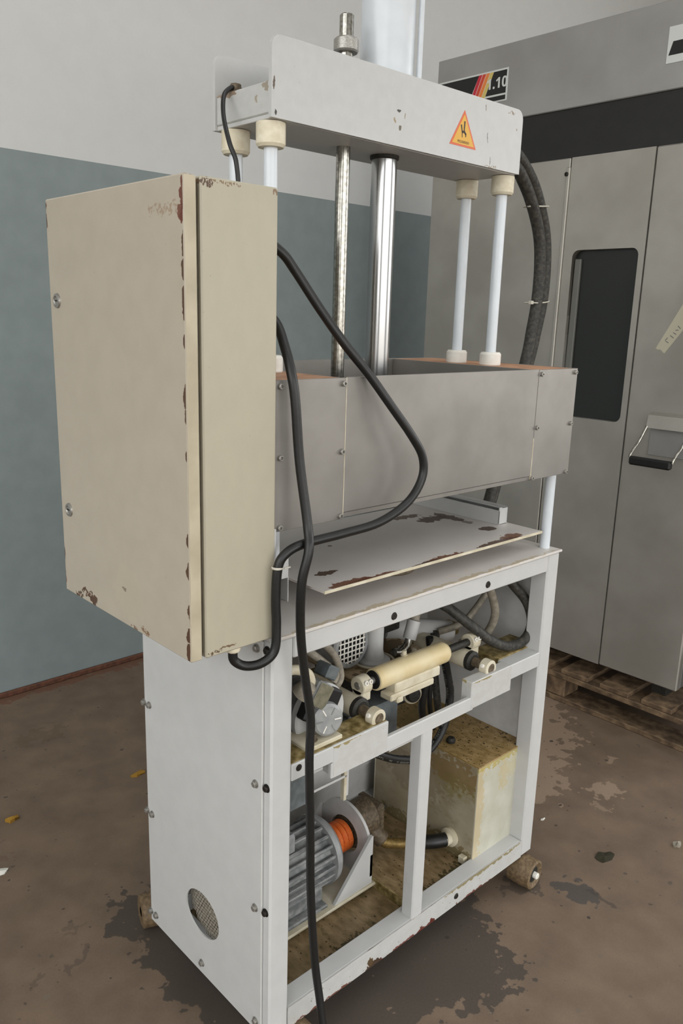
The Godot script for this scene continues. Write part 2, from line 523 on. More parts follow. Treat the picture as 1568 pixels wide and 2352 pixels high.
# ---------------------------------------------------------------- the hall
func hall() -> void:
	# floor: the slab near the machine carries its stains, the rest plain concrete
	var sx := 3.8
	var sz := 3.2
	var F := func(pts: Array) -> Array:
		var o := []
		for q in pts: o.append([(q[0] + 1.4) / sx, (q[1] + 2.0) / sz])
		return o
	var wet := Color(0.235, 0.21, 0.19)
	var pale := Color(0.63, 0.545, 0.465)
	var mid := Color(0.32, 0.27, 0.23)
	var marks := [
		{"p": F.call([[1.2, -0.75], [1.98, -0.75], [1.96, -0.54], [1.78, -0.45], [1.70, -0.34], [1.76, -0.32], [1.60, -0.30], [1.47, -0.26], [1.40, -0.18], [1.30, -0.17], [1.22, -0.18], [1.10, -0.30], [1.05, -0.6]]), "c": pale, "rag": 34.0, "a": 0.75},
		{"p": F.call([[1.49, -0.12], [1.54, -0.07], [1.50, -0.02], [1.40, -0.05], [1.42, -0.10]]), "c": pale, "rag": 20.0, "a": 0.75},
		{"e": [(1.66 + 1.4) / sx, (-0.16 + 2.0) / sz, 0.008, 0.008], "c": pale, "rag": 16.0, "a": 0.7},
		{"e": [(1.36 + 1.4) / sx, (-0.03 + 2.0) / sz, 0.004, 0.006], "c": pale, "rag": 12.0, "a": 0.5},
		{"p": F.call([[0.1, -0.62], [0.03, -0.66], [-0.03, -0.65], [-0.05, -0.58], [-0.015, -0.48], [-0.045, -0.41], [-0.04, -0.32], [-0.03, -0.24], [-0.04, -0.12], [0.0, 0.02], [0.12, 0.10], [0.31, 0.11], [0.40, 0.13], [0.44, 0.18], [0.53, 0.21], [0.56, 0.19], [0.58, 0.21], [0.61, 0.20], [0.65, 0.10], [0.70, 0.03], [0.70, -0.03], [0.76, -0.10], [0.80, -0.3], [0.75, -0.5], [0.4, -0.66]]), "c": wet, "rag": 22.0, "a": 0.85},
		{"e": [(0.962 + 1.4) / sx, (0.124 + 2.0) / sz, 0.0125, 0.017], "c": Color(0.26, 0.245, 0.235), "rag": 9.0, "a": 0.85},
		{"p": F.call([[0.985, 0.14], [1.003, 0.15], [0.992, 0.20], [0.985, 0.235], [0.977, 0.232], [0.982, 0.19]]), "c": wet, "rag": 4.0, "a": 0.6},
		{"e": [(-0.17 + 1.4) / sx, (-0.54 + 2.0) / sz, 0.008, 0.005], "c": mid, "rag": 16.0, "a": 0.6},
		{"e": [(-0.25 + 1.4) / sx, (-0.54 + 2.0) / sz, 0.005, 0.004], "c": mid, "rag": 14.0, "a": 0.5},
		{"e": [(-0.11 + 1.4) / sx, (-0.64 + 2.0) / sz, 0.009, 0.003], "c": mid, "rag": 12.0, "a": 0.4},
		{"e": [(0.88 + 1.4) / sx, (0.0 + 2.0) / sz, 0.018, 0.012], "c": wet, "rag": 16.0, "a": 0.6},
		{"p": F.call([[-1.4, -1.98], [2.4, -1.98], [2.4, -1.93], [0.4, -1.925], [-1.4, -1.93]]), "c": Color(0.42, 0.27, 0.20), "rag": 14.0, "a": 0.75},
		{"e": [(-0.2 + 1.4) / sx, (-1.05 + 2.0) / sz, 0.02, 0.012], "c": Color(0.40, 0.29, 0.24), "rag": 24.0, "a": 0.4},
		{"e": [(0.2 + 1.4) / sx, (-1.6 + 2.0) / sz, 0.025, 0.015], "c": Color(0.34, 0.29, 0.21), "rag": 24.0, "a": 0.4},
	]
	var ft := paint(2048, 1728, Color(0.375, 0.315, 0.26), Color(0.49, 0.415, 0.345), 0.012, marks, 1500, Color(0.22, 0.18, 0.15), Color(0.46, 0.41, 0.35), 5, 4.0)
	var fm := painted(ft, 0.75)
	var fl := struct("floor", bx(V(-1.4, -0.2, -2.0), V(2.4, 0, 1.2), 0.0), fm)
	for s in [[V(-4.2, -0.2, -2.2), V(-1.4, 0, 5.7)], [V(2.4, -0.2, -2.2), V(5.2, 0, 5.7)], [V(-1.4, -0.2, 1.2), V(2.4, 0, 5.7)]]:
		put("slab", bx(s[0], s[1], 0.0), M.concrete, fl)
	# ceiling with three long roof openings, added out of view for overhead fill light
	var ce := struct("ceiling", bx(V(-4.2, 4.6, -2.2), V(5.2, 4.8, -0.8), 0.0), M.ceiling)
	put("ceiling_panel", bx(V(-4.2, 4.6, 5.0), V(5.2, 4.8, 5.7), 0.0), M.ceiling, ce)
	for q in [[-4.2, -2.8], [-2.0, 0.2], [1.0, 3.0], [3.8, 5.2]]:
		put("ceiling_panel", bx(V(q[0], 4.6, -0.8), V(q[1], 4.8, 5.0), 0.0), M.ceiling, ce)
	for k in 3:
		var m := Msh.new()
		for j in 6: m.box(V([-2.8, 0.2, 3.0][k], 4.68, -0.82 + j * 1.16), V([-2.0, 1.0, 3.8][k], 4.74, -0.78 + j * 1.16), 0.002)
		struct("window_%d" % (k + 4), m, M.grey_white)
	var wb := struct("wall_back", bx(V(-4.2, 2.036, -2.2), V(5.2, 4.6, -1.98), 0.0), M.white_wall)
	put("painted_dado", bx(V(-4.2, 0, -2.2), V(5.2, 2.036, -1.98), 0.0), M.blue_wall, wb)
	# right wall with one wide window opening, added out of view to brighten tub reflections
	var wr := struct("wall_right", bx(V(5.0, 3.6, -1.98), V(5.2, 4.6, 5.7), 0.0), M.white_wall)
	put("painted_dado", bx(V(5.0, 0, -1.98), V(5.2, 0.7, 5.7), 0.0), M.blue_wall, wr)
	put("pier", bx(V(5.0, 0.7, -1.98), V(5.2, 3.6, 0.8), 0.0), M.white_wall, wr)
	put("pier", bx(V(5.0, 0.7, 5.2), V(5.2, 3.6, 5.7), 0.0), M.white_wall, wr)
	var wm := Msh.new()
	for k in 6: wm.box(V(5.08, 0.7, 0.78 + k * 0.88), V(5.13, 3.6, 0.82 + k * 0.88), 0.002)
	wm.box(V(5.08, 2.1, 0.8), V(5.13, 2.14, 5.2), 0.002)
	struct("window_3", wm, M.grey_white)
	# left wall with a band of unseen window openings, enlarged to brighten left-facing sides
	var wl := struct("wall_left", bx(V(-4.2, 0, -1.98), V(-4.0, 0.8, 5.7), 0.0), M.blue_wall)
	put("upper_wall", bx(V(-4.2, 4.2, -1.98), V(-4.0, 4.6, 5.7), 0.0), M.white_wall, wl)
	for z in [[-1.98, -1.4], [1.3, 1.5], [4.2, 5.7]]:
		put("pier", bx(V(-4.2, 0.8, z[0]), V(-4.0, 4.2, z[1]), 0.0), M.white_wall, wl)
	for w in 2:
		var z0: float = [-1.4, 1.5][w]
		var m := Msh.new()
		for k in 5: m.box(V(-4.14, 0.8, z0 + k * 0.675 - 0.02), V(-4.08, 4.2, z0 + k * 0.675 + 0.02), 0.002)
		m.box(V(-4.13, 2.5, z0), V(-4.09, 2.54, z0 + 2.7), 0.002)
		struct("window_%d" % (w + 1), m, M.grey_white)
	# front wall with the open gate that lets the daylight in
	var wf := struct("wall_front", bx(V(-4.0, 0, 5.5), V(-3.4, 4.6, 5.7), 0.0), M.white_wall)
	put("pier", bx(V(3.2, 0, 5.5), V(5.0, 4.6, 5.7), 0.0), M.white_wall, wf)
	put("lintel", bx(V(-3.4, 3.3, 5.5), V(3.2, 4.6, 5.7), 0.0), M.white_wall, wf)
	struct("door_1", Msh.new().box(V(-3.4, 0, 5.45), V(-3.32, 3.3, 5.5), 0.003).box(V(3.12, 0, 5.45), V(3.2, 3.3, 5.5), 0.003).box(V(-3.32, 3.22, 5.45), V(3.12, 3.3, 5.5), 0.003), M.grey_white)
	struct("baseboard_back", bx(V(-4.0, 0, -1.98), V(1.9, 0.022, -1.965), 0.004), M.skirt)

# ---------------------------------------------------------------- the press
const W := 0.915
const D := 0.457
const B0 := 0.085
const T0 := 0.95

func hexbolt(r: float, h: float) -> ArrayMesh:
	# washer and hexagon head, axis +y
	var m := Msh.new()
	m.lathe([Vector2(0, 0), Vector2(r * 1.35, 0), Vector2(r * 1.35, h * 0.22), Vector2(0, h * 0.22)], Transform3D.IDENTITY, 14)
	m.lathe([Vector2(r, h * 0.2), Vector2(r, h * 0.9), Vector2(r * 0.8, h), Vector2(0, h)], Transform3D.IDENTITY, 6)
	return m.mesh()

func socket_screw(r: float, h: float) -> ArrayMesh:
	var m := Msh.new()
	m.lathe([Vector2(r, 0), Vector2(r, h * 0.85), Vector2(r * 0.85, h), Vector2(r * 0.5, h), Vector2(r * 0.5, h * 0.4), Vector2(0, h * 0.4)], Transform3D.IDENTITY, 12)
	return m.mesh()

func caster(p: Node3D, c: Vector3, ax: Vector3) -> void:
	var w := put("caster", Msh.new().lathe([Vector2(0.012, -0.034), Vector2(0.034, -0.035), Vector2(0.040, -0.032), Vector2(0.042, 0), Vector2(0.040, 0.032), Vector2(0.034, 0.035), Vector2(0.022, 0.028), Vector2(0.012, 0.028)], along(c, ax), 32), M.wheel, p)
	put("hub", cyl(c - ax * 0.03, ax, 0.024, 0.0595, 0.003), M.dark_iron, w)
	put("axle_bolt", cyl(c + ax * 0.024, ax, 0.009, 0.018, 0.002, 12), M.nylon_white, w)
	put("mounting_plate", bx(V(c.x - 0.03, 0.083, clampf(c.z - 0.02, -D, -0.05)), V(c.x + 0.03, 0.09, clampf(c.z + 0.04, -D + 0.06, -0.002))), M.dark_iron, w)

func press() -> void:
	var p := thing("hydraulic_press", "white painted hydraulic press on casters with a stainless tub, overhead beam and open base", "press", V(0.4575, 0, -0.2285))
	# base frame
	var fw := 0.049
	for q in [[0.0, -fw], [W - fw, -fw], [0.0, -D], [W - fw, -D]]:
		put("frame_post", bx(V(q[0], B0, q[1]), V(q[0] + fw, T0 - 0.006, q[1] + fw), 0.004), M.white, p)
	var fr := put("frame_rail", bx(V(fw, 0.90, -fw), V(W - fw, T0 - 0.006, 0), 0.003), M.white, p)
	for q in [[0.311, 0.918], [0.621, 0.919]]:
		put("plug", Msh.new().lathe([Vector2(0, 0.002), Vector2(0.0065, 0.0025), Vector2(0.0085, 0.0)], along(V(q[0], q[1], 0), V(0, 0, 1)), 16), M.bolt_dark, fr)
	put("frame_rail", bx(V(fw, B0, -fw), V(W - fw, B0 + 0.05, -0.002), 0.003), M.white, p)
	var br := put("rail_face", bx(V(fw, B0, -0.003), V(W - fw, B0 + 0.05, 0), 0.0), painted(paint(1024, 64, Color(0.70, 0.695, 0.68), Color(0.745, 0.745, 0.735), 0.02, [
		{"e": [0.305, 0.95, 0.03, 0.18], "c": Color(0.20, 0.13, 0.08), "rag": 7.0}, {"e": [0.29, 0.70, 0.012, 0.22], "c": Color(0.28, 0.20, 0.10), "rag": 5.0},
		{"e": [0.52, 1.0, 0.05, 0.14], "c": Color(0.33, 0.13, 0.09), "rag": 7.0}, {"e": [0.55, 0.95, 0.015, 0.2], "c": Color(0.33, 0.13, 0.09), "rag": 5.0}, {"e": [0.42, 1.0, 0.1, 0.07], "c": Color(0.36, 0.14, 0.10), "rag": 6.0},
		{"e": [0.12, 1.0, 0.1, 0.07], "c": Color(0.36, 0.18, 0.12), "rag": 6.0}, {"e": [0.75, 1.0, 0.09, 0.08], "c": Color(0.36, 0.16, 0.12), "rag": 6.0}, {"e": [0.80, 0.05, 0.2, 0.1], "c": Color(0.42, 0.36, 0.16), "rag": 6.0, "a": 0.7}], 60, Color(0.3, 0.25, 0.18), Color(0.5, 0.42, 0.3), 41, 2.0), 0.45), p)
	put("plug", Msh.new().lathe([Vector2(0, 0.002), Vector2(0.006, 0.0025), Vector2(0.008, 0.0)], along(V(0.587, 0.111, 0), V(0, 0, 1)), 16), M.bolt_dark, br)
	put("frame_rail", bx(V(fw, B0, -D), V(W - fw, B0 + 0.05, -D + fw), 0.003), M.white, p)
	for x in [0.0, W - fw]:
		put("frame_rail", bx(V(x, B0, -D + fw), V(x + fw, B0 + 0.05, -fw), 0.003), M.white, p)
	# top plate, slightly proud of the frame
	put("top_plate", bx(V(-0.002, T0 - 0.006, -D), V(W + 0.004, T0, 0.004), 0.001), painted(paint(768, 384, Color(0.78, 0.755, 0.735), Color(0.82, 0.80, 0.78), 0.006, [{"e": [0.5, 0.985, 0.5, 0.012], "c": Color(0.70, 0.64, 0.52), "rag": 5.0, "a": 0.8}], 60, Color(0.5, 0.46, 0.4), Color(0.66, 0.62, 0.56), 42, 2.0), 0.4), p)
	# middle rail across the open front, with its bearing plates, and the short post below
	var mr := put("middle_rail", bx(V(fw, 0.650, -0.04), V(0.16, 0.685, 0), 0.002), M.white, p)
	put("oily_top", bx(V(fw, 0.6848, -0.06), V(0.309, 0.6862, -0.004), 0.0005), M.olive, mr)
	put("hole_plug", cyl(V(0.066, 0.674, -0.001), V(0, 0, 1), 0.007, 0.002, 0.0005, 16), M.bolt_dark, mr)
	put("middle_rail", bx(V(0.15, 0.614, -0.012), V(0.60, 0.648, 0), 0.002), M.white, p)
	put("middle_rail", bx(V(0.74, 0.646, -0.04), V(W - fw, 0.685, 0), 0.002), M.white, p)
	for q in [[0.153, 0.310], [0.588, 0.746]]:
		put("bearing_plate", bx(V(q[0], 0.618, -0.03), V(q[1], 0.686, 0.001), 0.002), painted(paint(256, 128, Color(0.70, 0.695, 0.68), Color(0.745, 0.745, 0.735), 0.02, [{"e": [0.2, 0.02, 0.3, 0.06], "c": Color(0.50, 0.43, 0.22), "rag": 6.0, "a": 0.8}], 25, Color(0.42, 0.36, 0.25), Color(0.6, 0.55, 0.45), 43 + int(q[0] * 10), 1.6), 0.45), p)
	put("rail_tab", bx(V(0.345, 0.588, -0.03), V(0.424, 0.616, -0.026), 0.001), M.white, p)
	put("middle_post", bx(V(0.422, B0 + 0.045, -0.035), V(0.459, 0.62, -0.001), 0.003), M.white, p)
	put("cross_rail", bx(V(fw, 0.652, -0.30), V(W - fw, 0.684, -0.26), 0.002), M.olive, p)
	put("shelf_strip", bx(V(0.744, 0.66, -0.12), V(W - 0.012, 0.688, -0.038), 0.002), M.olive, p)
	# left side panel with the round vent
	var hx := circle(Vector2(-0.229, 0.242), 0.062, 0.052, 64)
	var pan := put("side_panel", Msh.new().holed(Rect2(-0.449, B0 + 0.003, 0.428, 0.852), hx, facing_left(-0.001), 0.003), M.white, p)
	put("panel_lip", bx(V(-0.0045, B0 + 0.003, -0.0225), V(-0.001, T0 - 0.01, -0.0215), 0.0003), M.nylon_white, pan)
	var gr := Msh.new()
	var cell := 0.0088
	for i in range(-9, 10):
		for j in range(-9, 10):
			var c := Vector2(-0.229 + i * cell + (cell * 0.5 if j % 2 else 0.0), 0.242 + j * cell * 0.9)
			if pow((c.x + 0.229) / 0.072, 2) + pow((c.y - 0.242) / 0.064, 2) < 1.0:
				gr.holed(Rect2(c - Vector2(cell, cell * 0.9) * 0.5, Vector2(cell, cell * 0.9)), circle(c, cell * 0.34, cell * 0.34, 8), facing_left(0.015), 0.001)
	put("vent_grille", gr, M.perforated, pan).set_meta("kind", "stuff")
	var hb := hexbolt(0.0062, 0.007)
	for q in [[0.654, -0.451], [0.656, -0.428], [0.382, -0.451], [0.382, -0.429], [0.111, -0.449], [0.113, -0.425], [0.115, -0.232], [0.649, -0.041], [0.378, -0.041], [0.922, -0.039], [0.112, -0.038]]:
		put("bolt", hb, M.zinc, pan, along(V(-0.004, q[0], q[1]), V(-1, 0, 0)))
	for q in [[0.652, -0.012], [0.382, -0.013], [0.925, -0.013]]:
		put("bolt", hb, M.bolt_dark, pan, along(V(0, q[0], q[1]), V(-1, 0, 0)))
	put("side_panel", bx(V(W - 0.012, B0, -D + 0.03), V(W - 0.009, T0 - 0.01, -0.03), 0.0005), M.grey_white, p)
	var bp := put("back_panel", bx(V(0.01, B0, -D + 0.008), V(W - 0.01, T0 - 0.01, -D + 0.012), 0.0005), M.grey_white, p)
	put("stiffener", bx(V(0.05, 0.23, -D + 0.012), V(W - 0.05, 0.285, -D + 0.024), 0.002), M.grey_white, bp)
	# base pan with years of oily dirt
	var mk := []
	var rng := RandomNumberGenerator.new()
	rng.seed = 8
	for k in 34:
		mk.append({"e": [rng.randf(), rng.randf(), rng.randf_range(0.008, 0.03), rng.randf_range(0.015, 0.05)], "c": Color(0.20, 0.18, 0.05).lerp(Color(0.66, 0.57, 0.44), rng.randf()), "rag": 14.0, "a": 0.7})
	mk.append({"p": [[0, 0.86], [0.3, 0.9], [0.6, 0.84], [1, 0.9], [1, 1], [0, 1]], "c": Color(0.14, 0.13, 0.03), "rag": 20.0, "a": 0.7})
	var pan2 := painted(paint(1024, 512, Color(0.38, 0.31, 0.19), Color(0.66, 0.57, 0.44), 0.015, mk, 400, Color(0.14, 0.11, 0.04), Color(0.36, 0.29, 0.15), 44, 5.0), 0.5)
	put("base_pan", bx(V(0.02, B0 + 0.002, -D + 0.02), V(0.472, B0 + 0.007, -0.02), 0.001), pan2, p)
	put("base_pan", bx(V(0.472, B0 + 0.026, -D + 0.02), V(W - 0.02, B0 + 0.031, -0.02), 0.001), pan2, p)
	put("pan_rib", bx(V(0.470, B0 + 0.006, -D + 0.03), V(0.474, B0 + 0.034, -0.03), 0.001), M.olive, p)
	caster(p, V(0.880, 0.042, 0.006), V(0.10, 0, 1.0).normalized())
	caster(p, V(0.070, 0.042, -0.004), V(0.10, 0, 1.0).normalized())
	caster(p, V(0.046, 0.042, -0.525), V(0.95, 0, 0.3).normalized())
	caster(p, V(0.885, 0.042, -0.43), V(0.3, 0, -0.95).normalized())
	# lower columns that carry the tub
	for q in [[0.898, -0.035], [0.026, -0.035], [0.898, -0.42], [0.026, -0.42]]:
		put("lower_column", cyl(V(q[0], T0 - 0.002, q[1]), Vector3.UP, 0.0125, 0.21, 0.001), M.white_gloss, p)
	# guide rails for the tray, channels lying along the depth
	for x in [0.0, 1.0]:
		var x0: float = 0.828 if x > 0 else 0.107
		var yb := 0.9985 if x > 0 else T0
		put("guide_rail", Msh.new().box(V(x0, yb, -D + 0.01), V(x0 + 0.003, 1.036, -0.13), 0.001).box(V(x0 + 0.033, yb, -D + 0.01), V(x0 + 0.036, 1.044, -0.13), 0.001).box(V(x0, 1.0, -0.133), V(x0 + 0.036, 1.044, -0.13), 0.001).box(V(x0 + 0.009, 1.040, -D + 0.01), V(x0 + 0.036, 1.044, -0.13), 0.001), M.white, p)
	put("ram_foot", cyl(V(0.4575, T0, -0.165), Vector3.UP, 0.066, 0.010, 0.003, 48), M.brown_iron, p)
	put("ram_foot", cyl(V(0.4575, T0, -0.165), Vector3.UP, 0.045, 0.042, 0.003), M.chrome_worn, p)

	# the stainless tub
	var y0 := 1.143
	var y1 := 1.398
	var sc := socket_screw(0.0052, 0.006)
	var steel2: Material = M.steel
	var fp := put("front_plate", bx(V(0, y0, -0.004), V(0.1595, y1, 0), 0.0008), steel2, p)
	var fq := put("front_plate", bx(V(0.755, y0 + 0.002, -0.004), V(W, y1, 0), 0.0008), steel2, p)
	put("front_plate", bx(V(0.1607, y0 + 0.012, -0.0042), V(0.7538, y1 + 0.001, -0.0004), 0.0008), steel2, p)
	put("bottom_lip", bx(V(0.1607, y0 + 0.002, -0.012), V(0.7538, y0 + 0.0115, -0.002), 0.001), M.steel, p)
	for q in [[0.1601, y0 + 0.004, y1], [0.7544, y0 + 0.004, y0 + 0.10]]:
		put("seam_glint", bx(V(q[0] - 0.0006, q[1], -0.003), V(q[0] + 0.0006, q[2], 0.0006), 0.0003), M.nylon, p)  # pale strips paint the light caught in the gaps between the front plates
	for q in [[0.011, 1.388], [0.012, 1.270], [0.012, 1.150], [0.152, 1.388], [0.152, 1.268], [0.152, 1.150]]:
		put("screw", sc, M.zinc, fp, along(V(q[0], q[1], 0), V(0, 0, 1)))
	for q in [[0.763, 1.388], [0.761, 1.267], [0.758, 1.150], [0.903, 1.389], [0.903, 1.268], [0.901, 1.150]]:
		put("screw", sc, M.zinc, fq, along(V(q[0], q[1], 0), V(0, 0, 1)))
	put("back_plate", bx(V(0, y0, -D), V(W, y1, -D + 0.004), 0.0008), steel2, p)
	for x in [0.0, W - 0.004]:
		put("end_plate", bx(V(x, y0, -D + 0.004), V(x + 0.004, y1, -0.004), 0.0008), steel2, p)
	for x in [0.156, 0.755]:
		put("inner_wall", bx(V(x, y0, -D + 0.004), V(x + 0.004, y1 - 0.001, -0.004), 0.0008), steel2, p)
	put("tub_bottom", bx(V(0.004, y0, -D + 0.004), V(W - 0.004, y0 + 0.004, -0.013), 0.0008), steel2, p)
	for x in [0.004, 0.759]:
		put("top_liner", bx(V(x, y1 - 0.006, -D + 0.004), V(x + 0.152, y1 - 0.001, -0.004), 0.0008), M.copper, p)
	put("press_platen", bx(V(0.165, 1.30, -D + 0.01), V(0.75, 1.32, -0.01), 0.004), M.steel, p)

	# upper columns with nylon collars
	for q in [[0.121, -0.170], [0.121, -0.274], [0.797, -0.170], [0.797, -0.274]]:
		put("upper_column", cyl(V(q[0], y1 - 0.002, q[1]), Vector3.UP, 0.0125, 0.44, 0.001), M.white_gloss, p)
		put("collar", Msh.new().lathe([Vector2(0.013, 0), Vector2(0.024, 0), Vector2(0.0255, 0.002), Vector2(0.0255, 0.026), Vector2(0.022, 0.031), Vector2(0.013, 0.031)], Transform3D(Basis.IDENTITY, V(q[0], y1 - 0.001, q[1]))), M.nylon_white, p)
		put("collar", Msh.new().lathe([Vector2(0.0125, 0), Vector2(0.0225, 0), Vector2(0.026, 0.005), Vector2(0.026, 0.040), Vector2(0.0125, 0.041)], Transform3D(Basis.IDENTITY, V(q[0], 1.784, q[1]))), M.nylon, p)

	# the beam: two tall cheeks, a floor between them and a short box at each end
	var cheek := func(z: float) -> Msh:
		var o := PackedVector2Array([Vector2(0.095, 1.825), Vector2(0.809, 1.827)])
		for k in 7: o.append(Vector2(0.789, 1.940) + Vector2.from_angle(PI / 2 * k / 6.0) * 0.02)
		for k in 7: o.append(Vector2(0.115, 1.934) + Vector2.from_angle(PI / 2 + PI / 2 * k / 6.0) * 0.02)
		return Msh.new().prism(o, facing_front(z), -0.008)
	var ck := put("beam_cheek", cheek.call(-0.1355), painted(paint(1024, 192, Color(0.715, 0.715, 0.71), Color(0.745, 0.745, 0.74), 0.02, [
		{"e": [0.434, 0.52, 0.007, 0.02], "c": Color(0.15, 0.13, 0.10), "rag": 3.0}, {"e": [0.42, 0.66, 0.004, 0.05], "c": Color(0.55, 0.48, 0.36), "rag": 3.0}, {"e": [0.443, 0.76, 0.006, 0.035], "c": Color(0.32, 0.28, 0.20), "rag": 4.0}, {"e": [0.46, 0.57, 0.003, 0.05], "c": Color(0.5, 0.45, 0.36), "rag": 3.0},
		{"e": [0.826, 0.55, 0.0015, 0.09], "c": Color(0.2, 0.18, 0.16), "rag": 2.0}, {"e": [0.808, 0.12, 0.002, 0.05], "c": Color(0.5, 0.48, 0.42), "rag": 2.0}, {"e": [0.845, 0.88, 0.0015, 0.06], "c": Color(0.18, 0.15, 0.12), "rag": 2.0}, {"e": [0.85, 0.97, 0.03, 0.025], "c": Color(0.42, 0.34, 0.2), "rag": 5.0, "thin": 0.5},
		{"e": [0.945, 0.09, 0.02, 0.03], "c": Color(0.45, 0.36, 0.26), "rag": 4.0, "thin": 0.55}, {"e": [0.97, 0.3, 0.004, 0.02], "c": Color(0.55, 0.5, 0.42), "rag": 3.0}, {"e": [0.008, 0.6, 0.004, 0.08], "c": Color(0.3, 0.25, 0.2), "rag": 3.0}, {"e": [0.012, 0.93, 0.003, 0.03], "c": Color(0.12, 0.1, 0.08), "rag": 2.0}], 50, Color(0.6, 0.57, 0.52), Color(0.72, 0.7, 0.66), 45, 1.6), 0.4), p)
	put("beam_cheek", cheek.call(-0.3015), M.white, p)
	put("beam_floor", bx(V(0.10, 1.825, -0.3015), V(0.805, 1.833, -0.1435), 0.001), M.white, p)
	for x in [0.098, 0.765]:
		var eb := put("beam_end_box", bx(V(x, 1.833, -0.3015), V(x + 0.042, 1.884, -0.1435), 0.002), painted(paint(256, 128, Color(0.71, 0.71, 0.70), Color(0.745, 0.745, 0.735), 0.02, [{"e": [0.2, 0.05, 0.2, 0.1], "c": Color(0.45, 0.33, 0.22), "rag": 8.0, "a": 0.7}, {"e": [0.93, 0.1, 0.06, 0.2], "c": Color(0.45, 0.38, 0.28), "rag": 8.0, "a": 0.6}, {"e": [0.75, 0.45, 0.02, 0.14], "c": Color(0.6, 0.55, 0.48), "rag": 4.0}], 12, Color(0.4, 0.34, 0.26), Color(0.6, 0.55, 0.5), 46, 1.5), 0.42), p)
		put("clamp_nut", hexbolt(0.011, 0.018), M.brown_iron, eb, Transform3D(Basis.IDENTITY, V(x + 0.02, 1.884, -0.27)))
	# warning sticker on the front cheek
	var wz := -0.1354
	var wt := put("warning_sign", Msh.new().prism(PackedVector2Array([Vector2(0.559, 1.8545), Vector2(0.6465, 1.8545), Vector2(0.6030, 1.9255)]), facing_front(wz), 0.0004), flat(Color(0.80, 0.33, 0.12), 0.4), ck)
	put("yellow_field", Msh.new().prism(PackedVector2Array([Vector2(0.5665, 1.8583), Vector2(0.6393, 1.8583), Vector2(0.6030, 1.9175)]), facing_front(wz + 0.0004), 0.0003), flat(Color(0.83, 0.62, 0.10), 0.4), ck)
	var pic := Msh.new()
	for s in [[0.5935, 1.896, 0.5975, 1.882, 0.0022], [0.6045, 1.904, 0.6035, 1.884, 0.0024], [0.5975, 1.883, 0.6035, 1.883, 0.0026], [0.5975, 1.882, 0.5985, 1.872, 0.0014], [0.604, 1.884, 0.610, 1.879, 0.0028], [0.610, 1.881, 0.6095, 1.874, 0.0018]]:
		var a := Vector2(s[0], s[1])
		var b := Vector2(s[2], s[3])
		var o: Vector2 = (b - a).orthogonal().normalized() * float(s[4])
		pic.prism(PackedVector2Array([a - o, b - o * 0.7, b + o * 0.7, a + o]), facing_front(wz + 0.0007), 0.0002)
	put("hand_pictogram", pic, flat(Color(0.20, 0.12, 0.04), 0.5), ck)
	var words := TextMesh.new()
	var fo := SystemFont.new()
	fo.font_names = PackedStringArray(["Droid Sans"])
	fo.font_weight = 700
	words.font = fo
	words.text = "PELIGROSO"
	words.font_size = 32
	words.pixel_size = 0.00022
	words.depth = 0.0002
	put("warning_word", words, flat(Color(0.32, 0.24, 0.05), 0.5), ck, Transform3D(Basis.IDENTITY, V(0.603, 1.8635, wz + 0.0008)))
	# guide rod, piston and cylinder
	var gd := put("guide_rod", cyl(V(0.342, 1.32, -0.222), Vector3.UP, 0.0138, 0.738, 0.002, 36), M.chrome_worn, p)
	put("rod_collar", Msh.new().lathe([Vector2(0.014, 0), Vector2(0.022, 0), Vector2(0.024, 0.003), Vector2(0.024, 0.022), Vector2(0.021, 0.025), Vector2(0.014, 0.025)], Transform3D(Basis.IDENTITY, V(0.342, 1.992, -0.222)), 32), M.zinc, gd)
	put("piston_rod", cyl(V(0.4585, 1.32, -0.222), Vector3.UP, 0.0265, 0.52, 0.001, 56), M.chrome, p)
	put("rod_gland", ring(V(0.4585, 1.817, -0.222), Vector3.UP, 0.030, 0.0265, 0.01, 0.002, 40), M.dark_iron, p)
	put("cylinder", cyl(V(0.4545, 1.833, -0.222), Vector3.UP, 0.0545, 0.46, 0.002, 64), M.white_gloss, p)
	put("cylinder_foot", cyl(V(0.4545, 1.833, -0.222), Vector3.UP, 0.064, 0.03, 0.003, 64), M.white, p)
	put("cylinder_pipe", cyl(V(0.497, 1.85, -0.172), Vector3.UP, 0.0055, 0.45, 0.001, 16), M.white_gloss, p)

